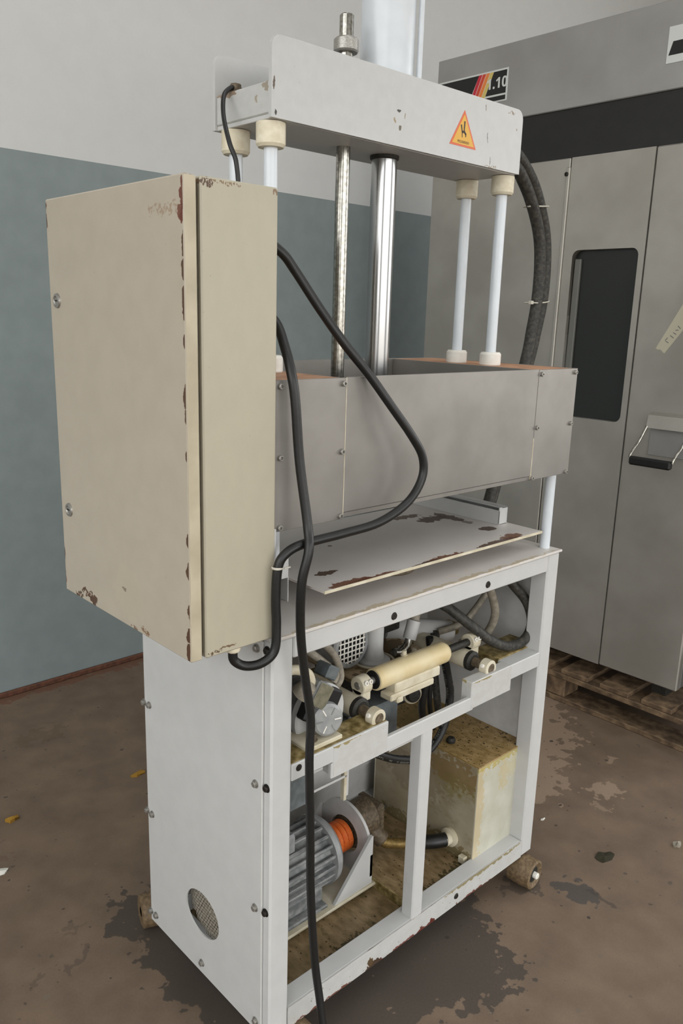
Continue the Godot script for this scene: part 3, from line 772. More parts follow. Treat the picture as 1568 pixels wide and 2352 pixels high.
# ---------------------------------------------------------------- tray under the tub
func lift_tray() -> void:
	var rust := Color(0.26, 0.16, 0.10)
	var rust2 := Color(0.40, 0.22, 0.13)
	var x0 := 0.145
	var x1 := 0.871
	var z1 := -0.030
	var z0 := -0.420
	var E := func(x: float, z: float, rx: float, rz: float, c: Color, rag: float, a: float) -> Dictionary:
		return {"e": [(x - x0) / (x1 - x0), (z - z0) / (z1 - z0), rx / (x1 - x0), rz / (z1 - z0)], "c": c, "rag": rag, "a": a}
	var mk := [
		E.call(0.225, -0.110, 0.028, 0.012, rust, 6.0, 0.9), E.call(0.222, -0.036, 0.06, 0.014, rust2, 6.0, 0.9), E.call(0.28, -0.030, 0.08, 0.009, rust2, 5.0, 0.9),
		E.call(0.50, -0.030, 0.06, 0.013, rust2, 7.0, 0.9), E.call(0.44, -0.030, 0.05, 0.006, rust, 4.0, 0.9), E.call(0.70, -0.034, 0.085, 0.011, rust, 7.0, 0.85), E.call(0.765, -0.046, 0.04, 0.018, rust2, 8.0, 0.85),
		E.call(0.777, -0.128, 0.026, 0.018, rust, 5.0, 0.95), E.call(0.786, -0.200, 0.012, 0.016, Color(0.45, 0.38, 0.33), 6.0, 0.8), E.call(0.79, -0.262, 0.02, 0.05, rust, 9.0, 0.9), E.call(0.74, -0.275, 0.05, 0.022, rust, 8.0, 0.9), E.call(0.70, -0.33, 0.05, 0.012, rust, 8.0, 0.8),
		E.call(0.36, -0.25, 0.006, 0.005, rust, 2.0, 0.8)]
	var t := painted(paint(1024, 512, Color(0.85, 0.825, 0.80), Color(0.88, 0.855, 0.835), 0.006, mk, 40, Color(0.4, 0.33, 0.27), Color(0.6, 0.55, 0.5), 47, 2.0), 0.42)
	var o := thing("steel_tray", "flat white steel tray with brown rust patches lying under the stainless tub", "tray", V(0.508, 0.993, -0.225))
	put("plate", bx(V(x0, 0.9935, z0), V(x1, 0.9985, z1), 0.001), t, o)
	put("front_edge", bx(V(x0, 0.9925, z1), V(x1, 0.9990, z1 + 0.003), 0.001), M.old_white, o)

# ---------------------------------------------------------------- electrical cabinet
func switch_cabinet() -> void:
	var o := thing("switch_cabinet", "tall cream sheet metal switch cabinet with rusty chipped door edges hung on the press side", "cabinet", V(-0.087, 0.957, -0.218))
	var y0 := 0.957
	var y1 := 1.688
	var z0 := -0.445
	var z1 := 0.009
	var rust := Color(0.27, 0.17, 0.10)
	var red := Color(0.36, 0.17, 0.11)
	var E := func(y: float, z: float, ry: float, rz: float, c: Color, rag: float, a := 1.0, thin := 0.0) -> Dictionary:
		return {"e": [(z - z0) / (z1 - z0), (y1 - y) / (y1 - y0), rz / (z1 - z0), ry / (y1 - y0)], "c": c, "rag": rag, "a": a, "thin": thin}
	var mk := [
		E.call(1.655, 0.006, 0.030, 0.0072, red, 5.0), E.call(1.640, 0.006, 0.012, 0.0122, red, 6.0, 0.9), E.call(1.645, -0.045, 0.008, 0.045, Color(0.52, 0.42, 0.32), 9.0, 0.55, 0.45), E.call(1.595, 0.006, 0.018, 0.0052, rust, 3.0), E.call(1.56, 0.006, 0.014, 0.0062, rust, 3.0),
		E.call(1.52, 0.006, 0.02, 0.0052, rust, 3.0), E.call(1.50, 0.006, 0.008, 0.0062, rust, 3.0), E.call(1.46, 0.006, 0.01, 0.0042, rust, 2.0), E.call(1.38, 0.006, 0.02, 0.0052, rust, 3.0), E.call(1.35, 0.006, 0.01, 0.0042, rust, 2.0), E.call(1.29, 0.006, 0.008, 0.0040, rust, 2.0),
		E.call(1.160, 0.006, 0.010, 0.0062, rust, 3.0), E.call(1.110, 0.006, 0.014, 0.0072, rust, 4.0), E.call(1.045, 0.006, 0.012, 0.0072, rust, 4.0), E.call(1.005, 0.006, 0.012, 0.0077, rust, 4.0), E.call(0.975, 0.006, 0.016, 0.0092, rust, 4.0), E.call(1.235, 0.009, 0.03, 0.0015, Color(0.5, 0.4, 0.3), 2.0),
		E.call(0.978, -0.352, 0.008, 0.022, rust, 7.0, 1.0, 0.3), E.call(0.970, -0.325, 0.009, 0.014, rust, 6.0), E.call(0.964, -0.385, 0.006, 0.014, rust, 5.0, 1.0, 0.35), E.call(1.025, -0.205, 0.003, 0.008, Color(0.35, 0.3, 0.25), 3.0), E.call(0.962, -0.170, 0.005, 0.012, Color(0.4, 0.3, 0.22), 5.0, 0.9, 0.3), E.call(0.966, -0.135, 0.006, 0.014, Color(0.42, 0.3, 0.2), 5.0, 0.9, 0.4),
		E.call(1.66, -0.444, 0.02, 0.004, rust, 4.0), E.call(1.04, -0.444, 0.02, 0.003, rust, 4.0), E.call(0.985, -0.444, 0.02, 0.003, red, 3.0),
		E.call(1.02, -0.19, 0.05, 0.05, Color(0.70, 0.65, 0.56), 14.0, 0.35)]
	var dt := painted(paint(640, 1024, Color(0.655, 0.617, 0.553), Color(0.69, 0.652, 0.588), 0.01, mk, 40, Color(0.5, 0.44, 0.36), Color(0.58, 0.52, 0.45), 48, 1.6), 0.38)
	var d := put("door", bx(V(-0.171, y0, z0), V(-0.151, y1, z1), 0.0025), dt, o)
	put("door_edge", bx(V(-0.1703, y0 + 0.002, z1 - 0.001), V(-0.1510, y1 - 0.002, z1 + 0.0008), 0.0006), M.cream_edge if M.has("cream_edge") else grain(Color(0.66, 0.62, 0.53), Color(0.72, 0.68, 0.59), 0.4, 0.0, 0.01, 2.0, 0.0, 50), d)
	for q in [[1.514, -0.414], [1.1275, -0.410]]:
		var lk := put("lock", Msh.new().lathe([Vector2(0.0, 0.002), Vector2(0.007, 0.002), Vector2(0.0085, 0.004), Vector2(0.0125, 0.003), Vector2(0.0135, 0.0)], along(V(-0.171, q[0], q[1]), V(-1, 0, 0)), 24), M.zinc, d)
		put("key_slot", bx(V(-0.1745, q[0] - 0.0012, q[1] - 0.006), V(-0.172, q[0] + 0.0012, q[1] + 0.006), 0.0004), M.bolt_dark, d)
	put("seal", bx(V(-0.151, y0 + 0.008, z0 + 0.008), V(-0.143, y1 - 0.008, z1 - 0.008), 0.001), grain(Color(0.30, 0.28, 0.22), Color(0.38, 0.35, 0.28), 0.6, 0.0, 0.02, 3.0, 0.0, 51), o)
	var bt := painted(paint(384, 1024, Color(0.655, 0.63, 0.555), Color(0.685, 0.655, 0.58), 0.01, [{"e": [0.05, 0.01, 0.1, 0.008], "c": rust, "rag": 5.0, "thin": 0.4}, {"e": [0.97, 0.008, 0.05, 0.004], "c": Color(0.46, 0.37, 0.27), "rag": 5.0}, {"e": [0.3, 0.006, 0.2, 0.004], "c": Color(0.45, 0.36, 0.25), "rag": 3.0, "thin": 0.5}, {"e": [0.12, 0.99, 0.1, 0.003], "c": Color(0.3, 0.24, 0.16), "rag": 3.0, "thin": 0.3}, {"e": [0.3, 0.985, 0.12, 0.002], "c": Color(0.36, 0.28, 0.2), "rag": 2.0}], 40, Color(0.5, 0.45, 0.36), Color(0.6, 0.55, 0.46), 52, 1.6), 0.38)
	put("body", bx(V(-0.143, y0, z0 + 0.002), V(-0.003, y1, z1), 0.0025), bt, o)
	put("cable_gland", Msh.new().lathe([Vector2(0.0, 0.0), Vector2(0.011, 0), Vector2(0.013, 0.003), Vector2(0.013, 0.010), Vector2(0, 0.010)], Transform3D(Basis.IDENTITY, V(-0.078, y0 - 0.010, -0.008)), 10), M.nylon, o)
	put("mounting_strap", bx(V(-0.0025, 0.93, -0.004), V(0.0035, 1.15, 0.004), 0.001), M.white, o)

# ---------------------------------------------------------------- cables and hoses outside
func cables() -> void:
	var loop := thing("power_cable", "black rubber cable looping over the tub front and back under the cabinet", "cable", V(0.0, 0.95, 0.02))
	put("sheath", Msh.new().tube([V(-0.02, 1.625, -0.09), V(0.025, 1.622, -0.075), V(0.058, 1.601, -0.058), V(0.083, 1.571, -0.050), V(0.121, 1.512, -0.030), V(0.160, 1.455, -0.008), V(0.204, 1.403, 0.010), V(0.246, 1.345, 0.030), V(0.286, 1.292, 0.045), V(0.314, 1.250, 0.050), V(0.315, 1.208, 0.050), V(0.278, 1.167, 0.050), V(0.204, 1.140, 0.050), V(0.117, 1.132, 0.045), V(0.036, 1.125, 0.035), V(0.003, 1.111, 0.028), V(-0.009, 1.087, 0.024), V(-0.011, 1.032, 0.022), V(-0.009, 0.984, 0.022), V(-0.013, 0.940, 0.022), V(-0.035, 0.921, 0.015), V(-0.058, 0.917, 0.0), V(-0.076, 0.930, -0.008), V(-0.078, 0.950, -0.008)], 0.0082, 14), M.rubber, loop)
	put("cable_tie", ring(V(-0.010, 1.087, 0.0235), V(0.05, 1, 0), 0.0098, 0.008, 0.004), M.tie, loop)
	put("cable_tie", bx(V(0.0, 1.086, 0.028), V(0.014, 1.089, 0.031), 0.0008), M.tie, loop)
	var hang := thing("mains_cable", "black rubber cable hanging from behind the cabinet straight down to the floor", "cable", V(0.06, 0.01, 0.06))
	put("sheath", Msh.new().tube([V(-0.02, 1.515, -0.08), V(0.015, 1.512, -0.065), V(0.033, 1.488, -0.040), V(0.029, 1.448, -0.010), V(0.024, 1.411, 0.012), V(0.027, 1.366, 0.020), V(0.034, 1.266, 0.025), V(0.041, 1.161, 0.040), V(0.033, 1.119, 0.054), V(0.022, 1.061, 0.050), V(0.030, 0.971, 0.040), V(0.046, 0.882, 0.035), V(0.062, 0.792, 0.035), V(0.061, 0.704, 0.035), V(0.067, 0.565, 0.035), V(0.072, 0.418, 0.035), V(0.077, 0.272, 0.045), V(0.079, 0.188, 0.060), V(0.077, 0.100, 0.085), V(0.075, 0.03, 0.13), V(0.10, 0.012, 0.20), V(0.2, 0.011, 0.35)], 0.0082, 14), M.rubber, hang)
	tag(put("sensor_wire", Msh.new().tube([V(0.135, 1.893, -0.27), V(0.118, 1.896, -0.27), V(0.098, 1.889, -0.262), V(0.078, 1.870, -0.25), V(0.064, 1.832, -0.230), V(0.055, 1.785, -0.200), V(0.062, 1.752, -0.190), V(0.060, 1.70, -0.19), V(0.0, 1.66, -0.19), V(-0.01, 1.65, -0.19)], 0.0042, 8), M.rubber), "thin black wire running from the beam end down behind the cabinet", "wire")
	# the two hydraulic hoses on the right
	var a := thing("hydraulic_hose", "inner of two thick black hydraulic hoses arching beside the right end of the beam", "hose", V(1.05, 0.8, -0.3), "hydraulic hoses beside the beam")
	put("hose", Msh.new().tube([V(0.70, 1.86, -0.335), V(0.80, 1.89, -0.335), V(0.93, 1.913, -0.33), V(1.053, 1.900, -0.330), V(1.110, 1.862, -0.330), V(1.159, 1.805, -0.330), V(1.198, 1.735, -0.330), V(1.214, 1.656, -0.330), V(1.214, 1.562, -0.330), V(1.200, 1.477, -0.330), V(1.182, 1.391, -0.330), V(1.111, 1.181, -0.330), V(1.058, 1.000, -0.330), V(1.01, 0.90, -0.33), V(0.93, 0.86, -0.33)], 0.0165, 16), M.hose, a)
	put("end_ferrule", cyl(V(0.905, 0.86, -0.33), V(1, 0, 0), 0.019, 0.04, 0.002, 16), M.zinc, a)
	var b := thing("hydraulic_hose", "outer of two thick black hydraulic hoses, scuffed along its outside, arching beside the beam", "hose", V(1.12, 0.8, -0.3), "hydraulic hoses beside the beam")
	put("hose", Msh.new().tube([V(0.70, 1.90, -0.345), V(0.82, 1.93, -0.345), V(0.97, 1.955, -0.345), V(1.085, 1.935, -0.348), V(1.170, 1.88, -0.350), V(1.221, 1.815, -0.350), V(1.257, 1.742, -0.350), V(1.272, 1.660, -0.350), V(1.271, 1.563, -0.350), V(1.252, 1.477, -0.350), V(1.228, 1.388, -0.350), V(1.155, 1.171, -0.350), V(1.095, 0.985, -0.350), V(1.03, 0.85, -0.35), V(0.93, 0.80, -0.35)], 0.0165, 16), M.hose, b)
	put("end_ferrule", cyl(V(0.905, 0.80, -0.35), V(1, 0, 0), 0.019, 0.04, 0.002, 16), M.zinc, b)
	for q in [[V(1.172, 1.812, -0.335), V(1.208, 1.818, -0.35), "upper"], [V(1.206, 1.556, -0.33), V(1.252, 1.562, -0.35), "lower"]]:
		var c: Vector3 = (q[0] + q[1]) * 0.5
		var ti := thing("zip_tie", "pale plastic zip tie holding the two hydraulic hoses together, %s one of the two" % q[2], "zip tie", c, "zip ties on the hoses")
		var m := Msh.new()
		m.tube([c + V(-0.046, -0.004, 0.012), c + V(-0.02, -0.004, 0.022), c + V(0.02, 0.0, 0.022), c + V(0.052, 0.004, 0.004), c + V(0.045, 0.003, -0.022), c + V(-0.03, -0.004, -0.02), c + V(-0.046, -0.004, 0.012)], 0.0022, 6)
		put("strap", m, M.tie, ti)
		put("buckle", bx(c + V(-0.054, -0.009, 0.008), c + V(-0.042, 0.001, 0.018), 0.001), M.tie, ti)

# ---------------------------------------------------------------- inside the base: oil tank, pump set
func hydraulics() -> void:
	var rng := RandomNumberGenerator.new()
	rng.seed = 4
	# oil tank
	var mk := []
	for k in 60:
		mk.append({"e": [rng.randf(), rng.randf(), rng.randf_range(0.006, 0.03), rng.randf_range(0.006, 0.02)], "c": Color(0.20, 0.17, 0.04).lerp(Color(0.66, 0.54, 0.32), rng.randf()), "rag": 10.0, "a": 0.85})
	mk.append({"p": [[0, 0], [1, 0], [1, 0.3], [0.6, 0.42], [0.3, 0.3], [0, 0.4]], "c": Color(0.42, 0.32, 0.07), "rag": 30.0, "a": 0.45})
	var topm := painted(paint(384, 512, Color(0.50, 0.40, 0.20), Color(0.72, 0.61, 0.44), 0.02, mk, 320, Color(0.12, 0.10, 0.03), Color(0.36, 0.28, 0.10), 53, 6.0), 0.5)
	var sidem := painted(paint(512, 512, Color(0.52, 0.47, 0.37), Color(0.68, 0.64, 0.56), 0.006, [
		{"e": [0.78, 0.16, 0.26, 0.14], "c": Color(0.46, 0.35, 0.17), "rag": 34.0, "a": 0.6}, {"e": [0.85, 0.3, 0.2, 0.1], "c": Color(0.48, 0.44, 0.24), "rag": 34.0, "a": 0.45}, {"e": [0.92, 0.55, 0.12, 0.3], "c": Color(0.66, 0.63, 0.55), "rag": 44.0, "a": 0.5}, {"e": [0.7, 0.75, 0.25, 0.1], "c": Color(0.62, 0.59, 0.51), "rag": 40.0, "a": 0.5}, {"e": [0.6, 0.95, 0.5, 0.08], "c": Color(0.36, 0.31, 0.16), "rag": 30.0, "a": 0.6}, {"e": [0.4, 0.4, 0.3, 0.2], "c": Color(0.44, 0.38, 0.30), "rag": 40.0, "a": 0.4}], 60, Color(0.26, 0.2, 0.12), Color(0.5, 0.42, 0.3), 54, 2.5), 0.4)
	var frontm := painted(paint(384, 512, Color(0.68, 0.67, 0.60), Color(0.78, 0.77, 0.72), 0.006, [
		{"e": [0.04, 0.5, 0.10, 0.6], "c": Color(0.72, 0.62, 0.42), "rag": 22.0, "a": 0.5}, {"e": [0.5, 0.0, 0.6, 0.045], "c": Color(0.66, 0.58, 0.25), "rag": 16.0, "a": 0.7}, {"e": [0.55, 0.2, 0.1, 0.16], "c": Color(0.74, 0.66, 0.46), "rag": 24.0, "a": 0.5}, {"e": [0.75, 0.15, 0.1, 0.12], "c": Color(0.74, 0.69, 0.5), "rag": 24.0, "a": 0.5}, {"e": [0.5, 1.0, 0.6, 0.02], "c": Color(0.4, 0.36, 0.14), "rag": 8.0, "a": 0.9}, {"e": [0.99, 0.6, 0.02, 0.5], "c": Color(0.33, 0.32, 0.22), "rag": 5.0, "a": 0.9}], 20, Color(0.5, 0.42, 0.28), Color(0.66, 0.6, 0.46), 55, 2.0), 0.38)
	var t := thing("oil_tank", "off-white oil tank with an olive brown oily top standing in the base on the right", "tank", V(0.80, 0.117, -0.2))
	var tx0 := 0.700
	var tx1 := 0.903
	put("side_plate", bx(V(tx0, 0.117, -0.40), V(tx0 + 0.004, 0.398, -0.0445), 0.0008), sidem, t)
	put("front_plate", bx(V(tx0, 0.117, -0.0445), V(tx1, 0.398, -0.0405), 0.0008), frontm, t)
	put("side_plate", bx(V(tx1 - 0.004, 0.117, -0.40), V(tx1, 0.398, -0.0445), 0.0008), M.old_white, t)
	put("back_plate", bx(V(tx0, 0.117, -0.404), V(tx1, 0.398, -0.40), 0.0008), M.old_white, t)
	put("lid", bx(V(tx0 - 0.001, 0.398, -0.404), V(tx1 + 0.001, 0.402, -0.0395), 0.001), topm, t)
	put("filler_plug", Msh.new().lathe([Vector2(0.012, 0), Vector2(0.013, 0.008), Vector2(0.009, 0.014), Vector2(0, 0.014)], Transform3D(Basis.IDENTITY, V(0.745, 0.402, -0.17)), 8), M.dark_iron, t)
	put("outlet_flange", Msh.new().lathe([Vector2(0, 0), Vector2(0.026, 0), Vector2(0.026, 0.008), Vector2(0.017, 0.012), Vector2(0.017, 0.03), Vector2(0, 0.03)], along(V(tx0, 0.165, -0.115), V(-1, 0, 0)), 20), M.old_white, t)
	put("corner_foot", bx(V(tx0 - 0.016, 0.117, -0.075), V(tx0, 0.138, -0.055), 0.002), M.old_white, t)
	# suction pipe between tank and pump
	var sp := thing("suction_pipe", "brass coloured suction pipe with a black hose end running from pump to oil tank", "pipe", V(0.55, 0.12, -0.18))
	put("pipe", Msh.new().tube([V(0.54, 0.180, -0.235), V(0.552, 0.160, -0.222), V(0.580, 0.156, -0.195), V(0.62, 0.162, -0.155), V(0.645, 0.166, -0.135)], 0.0135, 14), M.brass, sp)
	put("hose_end", Msh.new().tube([V(0.625, 0.163, -0.15), V(0.65, 0.166, -0.128), V(0.678, 0.165, -0.115)], 0.0185, 16), M.rubber, sp)

	# main electric motor lying on the pan, axis along the front
	var my := 0.206
	var mz := -0.268
	var mo := thing("electric_motor", "large grey finned electric motor lying low in the base on the left", "motor", V(0.22, 0.1, mz))
	put("stator", cyl(V(0.10, my, mz), V(1, 0, 0), 0.070, 0.26, 0.003, 40), M.motor, mo)
	for k in 20:
		var a := TAU * k / 20.0
		var fT := Transform3D(Basis(V(1, 0, 0), a), V(0, my, mz))
		put("fin", Msh.new().box(V(0.11, 0.066, -0.0045), V(0.355, 0.083, 0.0045), 0.002, fT), M.motor, mo)
	put("end_shield", Msh.new().lathe([Vector2(0, 0.05), Vector2(0.03, 0.052), Vector2(0.045, 0.036), Vector2(0.076, 0.027), Vector2(0.086, 0.016), Vector2(0.088, 0.0), Vector2(0.07, -0.004)], along(V(0.352, my, mz), V(1, 0, 0)), 44), M.motor_shell, mo)
	put("foot", Msh.new().box(V(0.14, 0.112, mz - 0.09), V(0.32, 0.122, mz + 0.09), 0.003).box(V(0.14, 0.12, mz + 0.045), V(0.32, 0.16, mz + 0.07), 0.004).box(V(0.14, 0.12, mz - 0.07), V(0.32, 0.16, mz - 0.045), 0.004), M.motor, mo)
	put("junction_box", bx(V(0.14, my + 0.07, mz - 0.05), V(0.25, my + 0.12, mz + 0.05), 0.006), M.motor_shell, mo)
	# orange coupling
	var cp := thing("shaft_coupling", "bright orange rubber shaft coupling between grey motor and white bracket", "coupling", V(0.425, 0.2, mz))
	for k in 3:
		put("disc", Msh.new().lathe([Vector2(0, 0), Vector2(0.036, 0), Vector2(0.040, 0.003), Vector2(0.040, 0.012), Vector2(0.036, 0.015), Vector2(0, 0.015)], along(V(0.404 + k * 0.0165, my, mz), V(1, 0, 0)), 28), M.orange, cp)
	# white bracket (bell flange and gussets)
	var bk := thing("pump_bracket", "white welded bracket plate with a triangular gusset holding the hydraulic pump", "bracket", V(0.45, 0.1, mz))
	var fl := Msh.new()
	var T := facing_left(0.462)
	# arch with a round bore: strips from bore to rim
	var rim := PackedVector2Array()
	var bore := PackedVector2Array()
	for k in 48:
		var d := Vector2.from_angle(TAU * k / 48.0)
		var far := 0.092
		if d.y < -0.1: far = minf(0.15, (my - 0.112) / -d.y)
		if d.y < -0.1 and far * absf(d.x) > 0.096: far = 0.096 / absf(d.x)
		rim.append(Vector2(mz, my) + d * maxf(far, 0.092))
		bore.append(Vector2(mz, my) + d * 0.049)
	for k in 48:
		var j := (k + 1) % 48
		for e in [0.0, 0.008]:
			fl.quad(T * V(bore[k].x, bore[k].y, e), T * V(bore[j].x, bore[j].y, e), T * V(rim[j].x, rim[j].y, e), T * V(rim[k].x, rim[k].y, e), V(-1 if e > 0 else 1, 0, 0))
		var dm := (rim[k] + rim[j]) * 0.5 - Vector2(mz, my)
		var on := V(0, dm.y, dm.x).normalized()
		fl.quad(T * V(rim[k].x, rim[k].y, 0), T * V(rim[j].x, rim[j].y, 0), T * V(rim[j].x, rim[j].y, 0.008), T * V(rim[k].x, rim[k].y, 0.008), on)
		fl.quad(T * V(bore[k].x, bore[k].y, 0), T * V(bore[j].x, bore[j].y, 0), T * V(bore[j].x, bore[j].y, 0.008), T * V(bore[k].x, bore[k].y, 0.008), -on)
	put("flange", fl, M.grey_white, bk)
	put("gusset", Msh.new().prism(PackedVector2Array([Vector2(0.335, 0.112), Vector2(0.462, 0.112), Vector2(0.462, 0.246), Vector2(0.456, 0.246)]), facing_front(mz + 0.088), 0.008), M.white, bk)
	put("gusset", Msh.new().prism(PackedVector2Array([Vector2(0.335, 0.112), Vector2(0.462, 0.112), Vector2(0.462, 0.246), Vector2(0.456, 0.246)]), facing_front(mz - 0.096), 0.008), M.white, bk)
	put("foot_plate", bx(V(0.09, 0.104, mz - 0.11), V(0.480, 0.112, mz + 0.102), 0.002), M.old_white, bk)
	put("channel", bx(V(0.09, 0.092, mz - 0.09), V(0.470, 0.104, mz + 0.08), 0.002), M.dark_iron, bk)
	# hydraulic pump
	var pu := thing("hydraulic_pump", "brown oily cast hydraulic pump bolted behind the white bracket", "pump", V(0.51, 0.2, mz))
	put("housing", Msh.new().lathe([Vector2(0, 0.0), Vector2(0.062, 0), Vector2(0.062, 0.012), Vector2(0.048, 0.018), Vector2(0.050, 0.07), Vector2(0.044, 0.078), Vector2(0, 0.078)], along(V(0.462, my + 0.022, mz), V(1, 0, 0)), 14), M.brown_iron, pu)
	put("end_cap", bx(V(0.536, my - 0.022, mz - 0.044), V(0.562, my + 0.062, mz + 0.044), 0.008), M.brown_iron, pu)
	put("suction_port", cyl(V(0.525, my - 0.005, mz + 0.02), V(0.35, -0.5, 0.45), 0.022, 0.05, 0.003, 16), M.brown_iron, pu)
	put("bolt", hexbolt(0.006, 0.008), M.dark_iron, pu, along(V(0.562, my + 0.045, mz + 0.03), V(1, 0, 0)))

	# grey boxes hanging below the middle rail
	var tb := thing("terminal_box", "blue grey terminal box with a perforated side under the left middle rail", "box", V(0.12, 0.45, -0.12))
	put("body", bx(V(0.055, 0.50, -0.20), V(0.175, 0.63, -0.095), 0.004), M.blue_grey, tb)
	var pf := Msh.new()
	for i in 3:
		for j in 8: pf.box(V(0.060 + i * 0.008, 0.512 + j * 0.013, -0.0955), V(0.0645 + i * 0.008, 0.520 + j * 0.013, -0.0938), 0.0005)
	put("vent_slots", pf, M.black, tb).set_meta("kind", "stuff")
	put("window_frame", Msh.new().box(V(0.190, 0.508, -0.112), V(0.30, 0.514, -0.108), 0.001).box(V(0.190, 0.555, -0.112), V(0.30, 0.561, -0.108), 0.001).box(V(0.188, 0.508, -0.112), V(0.192, 0.561, -0.108), 0.001).box(V(0.298, 0.46, -0.112), V(0.306, 0.561, -0.108), 0.001), M.grey_white, tb)
	var cb := thing("control_box", "blue grey steel box hanging behind the middle rail beside the short post", "box", V(0.34, 0.5, -0.13))
	put("body", bx(V(0.285, 0.545, -0.17), V(0.445, 0.66, -0.095), 0.004), M.blue_grey, cb)
	put("bracket_leg", bx(V(0.292, 0.45, -0.12), V(0.300, 0.55, -0.108), 0.001), M.old_white, cb)
	put("screw", socket_screw(0.006, 0.006), M.bolt_dark, cb, along(V(0.428, 0.565, -0.095), V(0, 0, 1)))
	# printed hose that sags behind the middle rail
	var ph := thing("return_hose", "black return hose with pale printed lettering sagging from middle rail to tank top", "hose", V(0.55, 0.42, -0.2))
	var hose_pts := [V(0.39, 0.60, -0.19), V(0.405, 0.545, -0.182), V(0.432, 0.500, -0.170), V(0.471, 0.470, -0.160), V(0.535, 0.436, -0.160), V(0.610, 0.412, -0.160), V(0.668, 0.434, -0.160), V(0.703, 0.478, -0.160), V(0.716, 0.547, -0.160), V(0.703, 0.605, -0.160), V(0.69, 0.70, -0.18)]
	put("hose", Msh.new().tube(hose_pts, 0.0105, 14), M.printed_hose, ph)

